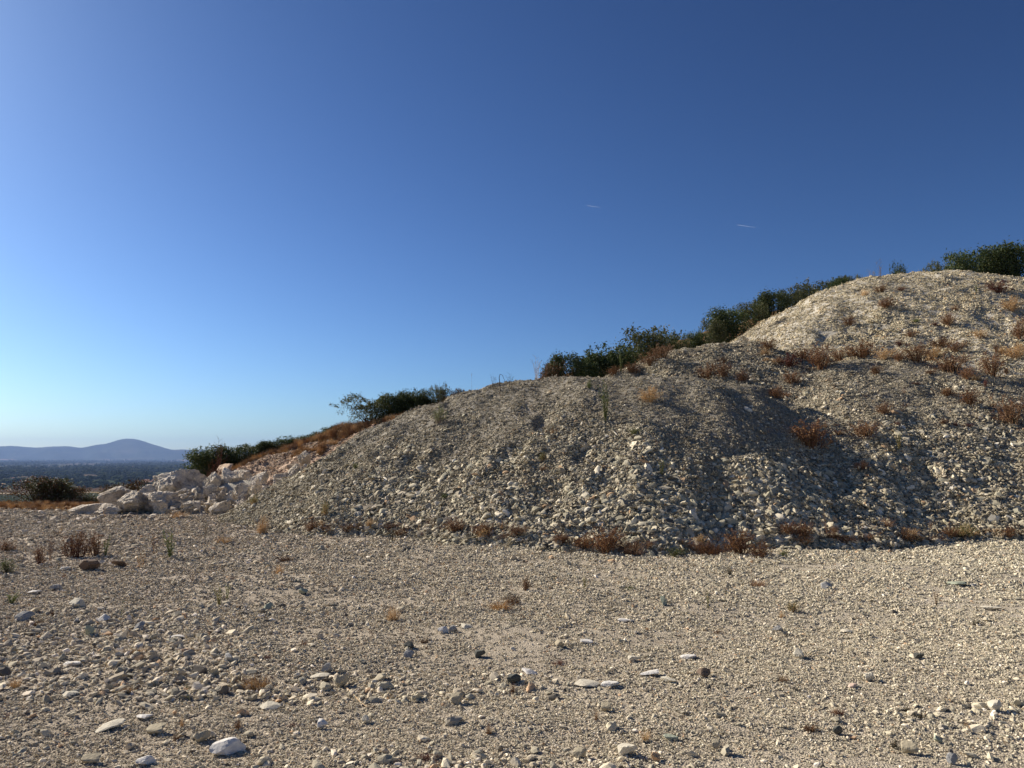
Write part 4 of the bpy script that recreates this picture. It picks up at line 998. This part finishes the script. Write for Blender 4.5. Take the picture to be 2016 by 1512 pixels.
W = [
 ('redbush', 'red', 152, 1099, 66, 56, 'reddish many stemmed bush behind the large brown rock', GY),
 ('bush', 'rust', 186, 1096, 40, 52, 'rusty stems right against the reddish bush', GY),
 ('upright', 'green', 207, 1097, 16, 40, 'slim green weed with two spikes beside the rusty stems', GY),
 ('upright', 'green', 335, 1101, 36, 56, 'dark green clump of upright spikes left of centre', GY),
 ('twigs', 'rust', 100, 1104, 26, 54, 'thin dry stalks left of the reddish bush', GY),
 ('bush', 'red', 78, 1112, 26, 42, 'sparse red brown stems near a stalk at the left', GY),
 ('twigs', 'rust', 305, 1092, 30, 46, 'rusty twigs left of the dark green clump', GY),
 ('twigs', 'straw', 277, 1120, 30, 40, 'thin straw coloured stalks below the rusty twigs', GY),
 ('bush', 'rust', 10, 1086, 50, 30, 'low rusty growth against the left edge', GY),
 ('bush', 'darkgreen', 12, 1132, 46, 34, 'grey green low bush cut by the left edge', GY),
 ('upright', 'darkgreen', 22, 1190, 30, 26, 'small dark green weed near the left edge', GY),
 ('upright', 'yellow', 431, 1193, 20, 40, 'yellow green spiky weed with a dark shadow', GY),
 ('upright', 'green', 447, 1183, 12, 32, 'thin green weed right of the yellow green one', GY),
 ('stalk', 'green', 238, 1226, 18, 46, 'single green stalk among coarse stones', GY),
 ('stalk', 'straw', 120, 1062, 14, 44, 'dry stalk in the yard left of the boulders', GY),
 ('twigs', 'straw', 205, 1022, 12, 26, 'twin dry stalks before the low pinkish boulder', GY),
 ('tuft', 'straw', 505, 1358, 86, 26, 'wide straw tuft lying flat on the yard', GY),
 ('stalk', 'green', 378, 1390, 30, 42, 'thin green leaning sprig at lower left', GY, None, -.5),
 ('bush', 'rust', 468, 1438, 14, 26, 'tiny rusty sprig above the big white block', GY),
 ('stalk', 'rust', 1286, 1386, 18, 50, 'rusty orange weed stalk in front of the slabs', GY),
 ('stalk', 'green', 1268, 1482, 24, 76, 'tall thin green weed beside the pale green tile', GY),
 ('single', 'dark', 1461, 1280, 14, 74, 'long thin dark stalk in mid yard', GY),
 ('single', 'dark', 1486, 1357, 14, 46, 'shorter dark stalk below the long thin one', GY),
 ('upright', 'yellow', 1394, 1202, 9, 36, 'narrow yellow weed in mid yard', GY),
 ('upright', 'rust', 1844, 1194, 12, 30, 'small orange weed at the right of the yard', GY),
 ('bush', 'yellow', 1562, 1206, 32, 24, 'yellow green sprawling sprig right of mid yard', GY),
 ('bush', 'darkred', 1100, 1309, 34, 13, 'flat dark red plant beside the white bit of stone', GY),
 ('twigs', 'rust', 792, 1256, 16, 32, 'rusty twigs in mid yard below the tan tangle', GY),
 ('twigs', 'rust', 731, 1268, 14, 36, 'thin rusty stalk left of the rusty twigs', GY),
 ('tuft', 'straw', 772, 1224, 44, 26, 'tan tangle of dead leaves in mid yard', GY),
 ('tuft', 'straw', 985, 1202, 76, 16, 'low orange straw patch in mid yard', GY),
 ('tuft', 'rust', 1008, 1190, 50, 18, 'rusty straw patch behind the orange one', GY),
 ('bush', 'rust', 1036, 1165, 20, 36, 'upright rusty sprig beyond the straw patches', GY),
 ('upright', 'yellow', 1151, 1160, 11, 28, 'small yellow sprig on the fine gravel', GY),
 ('bush', 'green', 1240, 1162, 24, 10, 'low green cushion on the fine gravel', GY),
 ('tuft', 'rust', 1492, 1155, 44, 13, 'rusty flat tuft at the edge of the fine gravel', GY),
 ('bush', 'darkred', 1650, 1412, 38, 15, 'dark red brown low plant at lower right', GY),
 ('bush', 'rust', 1598, 1443, 38, 17, 'rusty low plant left of the dark red brown one', GY),
 ('bush', 'dark', 1762, 1478, 20, 24, 'dark sprig left of the tall tan block', GY),
 ('bush', 'darkred', 840, 1497, 50, 16, 'dark red low plant on the bottom edge', GY),
 ('bush', 'darkred', 575, 1432, 26, 11, 'small dark red plant left of the white faceted stone', GY),
 ('bush', 'darkred', 528, 1300, 18, 11, 'tiny dark red plant above the straw tuft', GY),
 ('tuft', 'straw', 250, 1366, 50, 12, 'flattened straw wisps at the left', GY),
 ('tuft', 'straw', 270, 1287, 56, 10, 'faint straw wisps beyond the flattened ones', GY),
 ('tuft', 'rust', 75, 1232, 44, 12, 'rusty litter tuft near the grey lump', GY),
 ('tuft', 'straw', 352, 1020, 50, 12, 'orange straw patch before the boulders', GY),
 ('tuft', 'straw', 330, 1012, 14, 20, 'straw tuft against the slanting boulder', GY),
 ('bush', 'yellow', 425, 1012, 34, 26, 'yellowish tuft before the pale domed block', GY),
 ('bush', 'yellow', 500, 994, 22, 22, 'olive sprig before the grey block of the pile', GY),
 ('twigs', 'dark', 404, 1062, 26, 48, 'dark thin weed below the boulder pile', GY),
 ('stalk', 'straw', 270, 1038, 10, 44, 'straw stalk before the pointed boulder', GY),
 ('tuft', 'straw', 440, 1070, 50, 12, 'pale straw patch at the left foot of the long mound', GY),
 ('twigs', 'rust', 380, 1148, 22, 26, 'small rusty twigs above the low white stone', GY),
 ('bush', 'dark', 1925, 1232, 28, 14, 'small grey brown sprig near the cream slab', GY),
 ('bush', 'dark', 1210 + 600, 1418, 24, 16, 'faint dark sprig at lower right', GY),
 ('stalk', 'dark', 1396, 1228, 10, 30, 'dark sprig below the narrow yellow weed', GY),
 ('bush', 'rust', 1414, 1248, 24, 10, 'brown flat sprig near the long dark stalk', GY),

 ('bush', 'rust', 1200, 1091, 74, 58, 'densest rusty bush at the foot of the long mound', GF),
 ('bush', 'rust', 1152, 1084, 44, 34, 'orange rusty tuft left of the densest bush', GF),
 ('tuft', 'rust', 1245, 1094, 50, 20, 'sparse rusty growth right of the densest bush', GF),
 ('tuft', 'rust', 1400, 1092, 70, 18, 'low orange brown mat left in the foot of the gully', GF),
 ('bush', 'rust', 1458, 1092, 70, 56, 'spreading rusty bush above the orange brown mat', GF),
 ('bush', 'rust', 1498, 1100, 40, 40, 'rusty bush at the right end of the mat', GF),
 ('bush', 'rust', 1020, 1062, 36, 30, 'rusty stems left along the foot of the long mound', GF),
 ('bush', 'rust', 955, 1056, 50, 32, 'brownish bush at the start of the stony foot', GF),
 ('bush', 'rust', 895, 1052, 40, 36, 'brownish bush left of the stony foot', GF),
 ('twigs', 'dark', 772, 1070, 40, 40, 'bare forked twig on the left foot of the mound', GF),
 ('bush', 'rust', 690, 1050, 34, 22, 'faint brown growth left of the forked twig', GF),
 ('bush', 'rust', 1108, 1078, 30, 26, 'rusty tuft before the coarse stones', GF),
 ('bush', 'rust', 1555, 1062, 36, 34, 'rusty bush at the foot right of the gully', GF),
 ('stalk', 'rust', 1628, 1068, 30, 66, 'tall rusty stalk at the foot of the wide mound', GF),
 ('bush', 'rust', 1585, 1064, 30, 44, 'rusty thin bush left of the tall rusty stalk', GF),
 ('tuft', 'rust', 1705, 1066, 44, 14, 'orange brown grass at the foot of the wide mound', GF),
 ('tuft', 'rust', 1742, 1040, 34, 16, 'orange mat among stones a little above the foot', GF),
 ('tuft', 'rust', 1782, 1066, 50, 22, 'orange rusty tuft right of the tall stalk', GF),
 ('tuft', 'rust', 1838, 1070, 46, 12, 'flat orange litter strip at the foot', GF),
 ('bush', 'yellow', 1898, 1062, 50, 34, 'yellow brown bush at the foot near the right edge', GF),
 ('bush', 'rust', 1872, 1062, 34, 26, 'rusty bush left of the yellow brown one', GF),
 ('bush', 'rust', 1985, 1062, 36, 28, 'rusty bush at the foot by the right edge', GF),
 ('bush', 'darkgreen', 1332, 1098, 30, 24, 'green weed at the foot between the rusty bushes', GF),
 ('bush', 'green', 1543, 1098, 16, 20, 'green sprig on the gravel before the gully', GF),
 ('tuft', 'rust', 560, 1106, 40, 10, 'small orange tuft before the left foot of the mound', GF),

 ('bush', 'bright', 865, 836, 30, 42, 'bright pale green weed near the crest at the left', GH),
 ('upright', 'green', 1192, 832, 28, 80, 'tall green weed on the face below the crest', GH),
 ('bush', 'green', 1160, 766, 16, 20, 'small green weed just under the crest', GH),
 ('upright', 'darkgreen', 1223, 735, 12, 44, 'slim dark green weed standing on the crest', GH),
 ('bush', 'straw', 1280, 792, 50, 38, 'straw coloured bush right of the tall green weed', GH),
 ('bush', 'green', 1250, 856, 30, 16, 'low olive weed below the straw coloured bush', GH),
 ('tuft', 'straw', 1090, 856, 22, 12, 'little tan tuft left of the tall green weed', GH),
 ('bush', 'green', 700, 924, 15, 14, 'round green cushion low on the left flank', GH),
 ('tuft', 'straw', 516, 1052, 34, 30, 'orange straw patch on the left tail of the mound', GH),
 ('bush', 'yellow', 640, 1018, 18, 36, 'olive weed on the lower left flank', GH),
 ('bush', 'yellow', 1068, 912, 20, 24, 'olive brown weed on the middle of the face', GH),
 ('bush', 'rust', 1070, 930, 20, 14, 'small brown weed below the olive brown one', GH),
 ('upright', 'yellow', 1302, 940, 16, 36, 'yellow green weed low on the right part of the face', GH),
 ('bush', 'green', 500 + 375, 985, 16, 16, 'faint green weed at the middle of the lower face', GH),
 ('bush', 'rust', 1210, 740, 46, 24, 'straw and rust growth on the crest left of the slim weed', GH),
 ('bush', 'rust', 1245, 736, 44, 26, 'rusty growth on the crest right of the slim weed', GH),
 ('bush', 'rust', 1395, 748, 50, 38, 'rusty bush behind the right shoulder of the long mound', GH),
 ('bush', 'rust', 1425, 744, 36, 38, 'rusty bush right beside it on the shoulder of the long mound', GH),
 ('bush', 'rust', 1462, 754, 34, 32, 'rusty bush where the shoulder starts to fall', GH),

 ('bush', 'rust', 1598, 884, 78, 64, 'spreading dry bush in the gully between the mounds', GV),
 ('bush', 'rust', 1698, 930, 26, 26, 'small rusty tuft below the gully bush', GV),
 ('bush', 'rust', 1705, 866, 44, 42, 'dry bush right of the gully bush', GV),
 ('upright', 'yellow', 1771, 890, 16, 38, 'pale green weed on the face of the wide mound', GV),
 ('stalk', 'straw', 1620, 918, 20, 26, 'thin straw sprig under the gully bush', GV),
 ('bush', 'rust', 1735, 577, 26, 20, 'small brown bush under the summit', GV),
 ('bush', 'darkred', 1774, 574, 18, 12, 'dark brown tuft under the summit', GV),
 ('bush', 'rust', 1746, 607, 40, 26, 'straw brown bush on the upper pale face', GV),
 ('tuft', 'straw', 1702, 582, 18, 12, 'tan tuft near the top of the left flank', GV),
 ('bush', 'rust', 1673, 642, 24, 26, 'rusty sprig on the left of the pale face', GV),
 ('stalk', 'straw', 1709, 637, 12, 18, 'thin straw sprig right of it on the pale face', GV),
 ('bush', 'rust', 1866, 643, 34, 34, 'rusty bush in the middle of the pale face', GV),
 ('bush', 'darkred', 1841, 644, 12, 12, 'tiny dark tuft left of the rusty bush in the middle', GV),
 ('bush', 'rust', 1880, 614, 16, 16, 'tiny rusty tuft above the rusty bush in the middle', GV),
 ('bush', 'rust', 1795, 664, 26, 18, 'small rusty bush low on the pale face', GV),
 ('bush', 'darkred', 1772, 684, 20, 18, 'dark small bush at the bottom of the pale face', GV),
 ('bush', 'darkred', 1966, 577, 48, 28, 'dark rusty bush near the summit thicket', GV),
 ('bush', 'straw', 1992, 614, 32, 36, 'yellowish bush at the right of the pale face', GV),
 ('upright', 'green', 1922, 578, 8, 18, 'thin green sprig below the summit thicket', GV),
 ('bush', 'green', 1804, 636, 18, 12, 'small green tuft on the pale face', GV),
 ('bush', 'straw', 1930, 668, 26, 22, 'straw sprig right of the middle of the pale face', GV),
 ('bush', 'rust', 1852, 684, 38, 24, 'brown bush low right on the pale face', GV),
 ('bush', 'rust', 1884, 694, 34, 30, 'twiggy brown bush right beside the low right one', GV),
 ('bush', 'rust', 2008, 672, 36, 58, 'tall rusty bush at the right edge of the pale face', GV),
 ('bush', 'rust', 1515, 690, 36, 26, 'rusty bush left in the hollow between the mounds', GV),
 ('bush', 'darkred', 1553, 724, 42, 34, 'dark rusty bush behind the small low mound', GV),
 ('bush', 'rust', 1585, 708, 44, 30, 'thin rusty bush at the foot of the highest mound', GV),
 ('bush', 'rust', 1616, 728, 66, 60, 'biggest rusty bush in the hollow', GV),
 ('bush', 'rust', 1655, 712, 34, 28, 'rusty bush right of the biggest one', GV),
 ('bush', 'rust', 1698, 706, 58, 42, 'wide rusty bush on the crest of the wide mound', GV),
 ('bush', 'straw', 1745, 708, 36, 28, 'pale rusty bush right of the wide one on the crest', GV),
 ('bush', 'rust', 1770, 712, 30, 26, 'small rusty bush between two paler ones on the crest', GV),
 ('bush', 'rust', 1806, 716, 52, 44, 'rusty bush at the middle of the crest of the wide mound', GV),
 ('bush', 'straw', 1840, 708, 34, 32, 'straw brown bush right of the middle of the crest', GV),
 ('bush', 'rust', 1876, 734, 54, 46, 'rusty bush on the falling part of the crest', GV),
 ('bush', 'rust', 1904, 748, 36, 32, 'dark based bush at the low point of the crest', GV),
 ('bush', 'rust', 1956, 742, 44, 56, 'upright rusty bush right of the low point', GV),
 ('bush', 'straw', 2002, 708, 40, 36, 'straw bush behind the upright one at the right edge', GV),
 ('bush', 'rust', 1725, 738, 26, 24, 'small rusty bush just under the crest of the wide mound', GV),
 ('bush', 'rust', 1867, 782, 30, 22, 'small rusty bush on the right face', GV),
 ('bush', 'rust', 1912, 800, 42, 38, 'rusty bush lower on the right face', GV),
 ('bush', 'rust', 1741, 818, 30, 30, 'rusty bush on the middle of the wide mound', GV),
 ('bush', 'rust', 1992, 838, 48, 66, 'large rusty bush on the face at the right edge', GV),
 ('bush', 'rust', 1530, 784, 34, 30, 'rusty bush below the dark rusty one', GV),
 ('bush', 'rust', 1560, 758, 34, 30, 'rusty bush between the two mounds at the gully head', GV),
 ('tuft', 'rust', 1420, 716, 30, 12, 'thin rusty tuft on the small low mound', GV),
 ('bush', 'rust', 1305, 706, 40, 34, 'rusty bush left on the small low mound below the shrubs', GV),
 ('bush', 'rust', 1282, 722, 44, 32, 'rusty bush at the left foot of the small low mound', GV),

 ('twigs', 'pale', 1057, 746, 34, 44, 'bare pale branching stalks left of the brownish shrub', GS, 21.5),
 ('single', 'pale', 929, 770, 16, 34, 'single straight stalk on the crest', GS, 21.),
 ('twigs', 'dark', 972, 762, 16, 30, 'dark twiggy stalk left of the bent one', GS, 21.),
 ('hook', 'darkgreen', 985, 758, 26, 20, 'bent hook shaped green stem on the crest', GS, 20.8),
 ('twigs', 'dark', 1004, 755, 26, 20, 'low spreading twigs right of the bent stem', GS, 20.8),
 ('twigs', 'pale', 1733, 548, 18, 40, 'tall pale stalk on the summit', GS, 38.5),
 ('twigs', 'pale', 1716, 550, 24, 24, 'low pale twigs left of the tall summit stalk', GS, 38.2),
 ('stalk', 'green', 1722, 550, 16, 24, 'small leafy stem beside the tall summit stalk', GS, 38.6),
 ('twigs', 'red', 1495, 672, 40, 34, 'reddish bare stems at the foot of the highest mound', GS, 28.5),
 ('twigs', 'red', 1470, 678, 26, 22, 'short reddish stems left of the taller ones', GS, 27.8),
 ('twigs', 'dark', 868, 790, 30, 44, 'dark bare twigs above the bright green weed', GS, 24),
 ('twigs', 'darkred', 406, 920, 44, 34, 'red leaved twigs reaching left from the lowest shrub', GS, 28, -.5),
 ('twigs', 'darkred', 432, 900, 30, 36, 'pale reddish twigs rising out of the lowest shrub', GS, 29.5),
]
for t in W:
    kind, colr, cx, by, w_, h_, lab, grp = t[:8]
    weed(kind, colr, cx, by, w_, h_, lab, grp, t[8] if len(t) > 8 else None, t[9] if len(t) > 9 else 0.)
fr = random.Random(77)
CW = {'rust': 'rusty', 'red': 'reddish', 'straw': 'straw coloured', 'darkred': 'dark red', 'dark': 'dark brown', 'yellow': 'yellow green'}
KW = {'bush': 'bushy wisp', 'twigs': 'bare twigs', 'stalk': 'single stalk', 'tuft': 'grass wisp'}
def wisp(kind, colr, cx, by, w_, h_, where):
    weed(kind, colr, cx, by, w_, h_, 'small %s %s, one of several %s' % (CW[colr], KW[kind], where), '%s %s %s' % (CW[colr], KW[kind], where))
fx = [560, 700, 860, 1000, 1200, 1400, 1500, 1700, 2010]; fy = [1046, 1054, 1052, 1062, 1084, 1092, 1080, 1064, 1062]
for i in range(90):
    cx = fr.uniform(600, 2010); by = float(np.interp(cx, fx, fy)) + fr.uniform(-16, 6)
    wisp(fr.choice(['bush', 'twigs', 'stalk', 'twigs']), fr.choice(['rust', 'rust', 'red', 'straw']), cx, by, fr.uniform(18, 44), fr.uniform(11, 27), 'between stones along the mound foot')
for i in range(40):
    wisp(fr.choice(['tuft', 'stalk', 'twigs']), fr.choice(['straw', 'rust', 'dark', 'yellow']), fr.uniform(10, 1980), fr.uniform(1110, 1480), fr.uniform(10, 30), fr.uniform(8, 22), 'scattered over the yard gravel')
for i in range(44):
    wisp(fr.choice(['bush', 'twigs']), fr.choice(['rust', 'straw', 'rust', 'darkred']), fr.uniform(1500, 2010), fr.uniform(680, 860), fr.uniform(12, 30), fr.uniform(8, 22), 'on the upper mound faces')
# curved straw stem lying on the yard
P = [at(*q) for q in [(672, 1352, 5.3), (686, 1362, 5.25), (697, 1374, 5.15), (708, 1388, 5.05), (722, 1397, 4.95), (738, 1401, 4.9)]]
P = [(q[0], q[1], land(q[0], q[1]) + .012) for q in [hit(a, b) for a, b in [(672, 1352), (686, 1362), (697, 1374), (708, 1388), (722, 1397), (738, 1401)]]]
V, F = tubes([P], [.006], 6); o = mesh_obj('straw_stem', V, F, M_straw); tag(o, 'long curved straw stem lying beside the tan three cornered stone', 'straw')

# dry grass: short tufts nobody could count
gc = bpy.data.collections.new('grass_shapes')
for i in range(4):
    V, F, LV, LF = weed_meshes('tuft', 3000 + i)
    me = bpy.data.meshes.new('grass_shape'); me.from_pydata(V, [], F); me.materials.append([M_straw, M_rust, M_straw, M_dryg][i]); me.update()
    gc.objects.link(bpy.data.objects.new('grass_shape', me))
rng = np.random.default_rng(90)
X = rng.uniform(-20, -7.5, 2600); Y = rng.uniform(23.3, 28.5, 2600); Z = ground_h(X, Y)
k = (hH(X, Y) < Z) & (rng.uniform(size=2600) < sstep(.35, .65, vnoise(X / 1.2, Y / .6, 12))); X, Y, Z = X[k], Y[k], Z[k]
scatter('dry_grass', np.stack([X, Y, Z], 1), None, rng.uniform(.12, .26, len(X)), gc, 4, None, flat=(.4, .8), upright=True, seed=91, label='short orange dry grass along the far left edge of the yard')
X = rng.uniform(-15, -2, 14000); Y = rng.uniform(26, 36, 14000); Z = hH(X, Y)
k = (Z > ground_h(X, Y)) & (Y + 2.5 * fbm(X, Y, 3, 6) > 29.7) & (hA(X, Y) < Z); X, Y, Z = X[k], Y[k], Z[k]
scatter('dry_grass', np.stack([X, Y, Z], 1), None, rng.uniform(.18, .42, len(X)), gc, 4, None, flat=(.5, .9), upright=True, seed=92, label='matted orange brown dry grass on top of the earth bank')

# ================================================================== CONTRAILS
cm_, nt, p = new_mat('contrail_ice'); nt.nodes.remove(p)
d1 = N(nt, 'ShaderNodeBsdfDiffuse'); d1.inputs[0].default_value = (.75, .78, .8, 1); d2 = N(nt, 'ShaderNodeBsdfTranslucent'); d2.inputs[0].default_value = (.9, .93, .95, 1)
ad = N(nt, 'ShaderNodeAddShader'); tr = N(nt, 'ShaderNodeBsdfTransparent'); mx_ = N(nt, 'ShaderNodeMixShader'); mx_.inputs[0].default_value = .11
nt.links.new(d1.outputs[0], ad.inputs[0]); nt.links.new(d2.outputs[0], ad.inputs[1]); nt.links.new(tr.outputs[0], mx_.inputs[1]); nt.links.new(ad.outputs[0], mx_.inputs[2])
nt.links.new(mx_.outputs[0], nt.nodes['Material Output'].inputs[0])
for (xa, ya, xb, yb, lab) in [(1155, 404.5, 1182, 408.5, 'short white contrail on the left, above the dark shrubs'), (1450, 442.5, 1488, 448, 'fainter longer contrail on the right, above the highest mound')]:
    A = Vector(at(xa, ya, 30000)); B = Vector(at(xb, yb, 30000)); V, F = [], []; m = 14; n = 8
    for i in range(m + 1):
        t = i / m; c = A.lerp(B, t); r_ = 12 * (min(1, t * 8) * (1 - .75 * t)) + .5
        for s in range(n): a = 2 * math.pi * s / n; V.append((c.x, c.y + r_ * math.cos(a), c.z + r_ * math.sin(a)))
    for i in range(m):
        for s in range(n): a = i * n + s; b = i * n + (s + 1) % n; F.append((a, b, b + n, a + n))
    o = mesh_obj('contrail', V, F, cm_, smooth=True); tag(o, lab, 'contrail', 'contrails in the sky')

# ================================================================== HAZE
hm = bpy.data.materials.new('haze_air'); hm.use_nodes = True; nt = hm.node_tree; nt.nodes.clear()
out = nt.nodes.new('ShaderNodeOutputMaterial'); pv = nt.nodes.new('ShaderNodeVolumePrincipled')
pv.inputs['Color'].default_value = (.29, .44, .79, 1); pv.inputs['Density'].default_value = 4.5e-5; pv.inputs['Anisotropy'].default_value = .2
nt.links.new(pv.outputs[0], out.inputs['Volume'])
a, b, zb, zt = 20000, 20000, PZ - 3.2, 480
V = [(x, y, z) for z in (zb, zt) for (x, y) in ((-a, -b), (a, -b), (a, b), (-a, b))]
hz = mesh_obj('haze', V, [(3, 2, 1, 0), (4, 5, 6, 7), (0, 1, 5, 4), (1, 2, 6, 5), (2, 3, 7, 6), (3, 0, 4, 7)], hm); hz['kind'] = 'stuff'
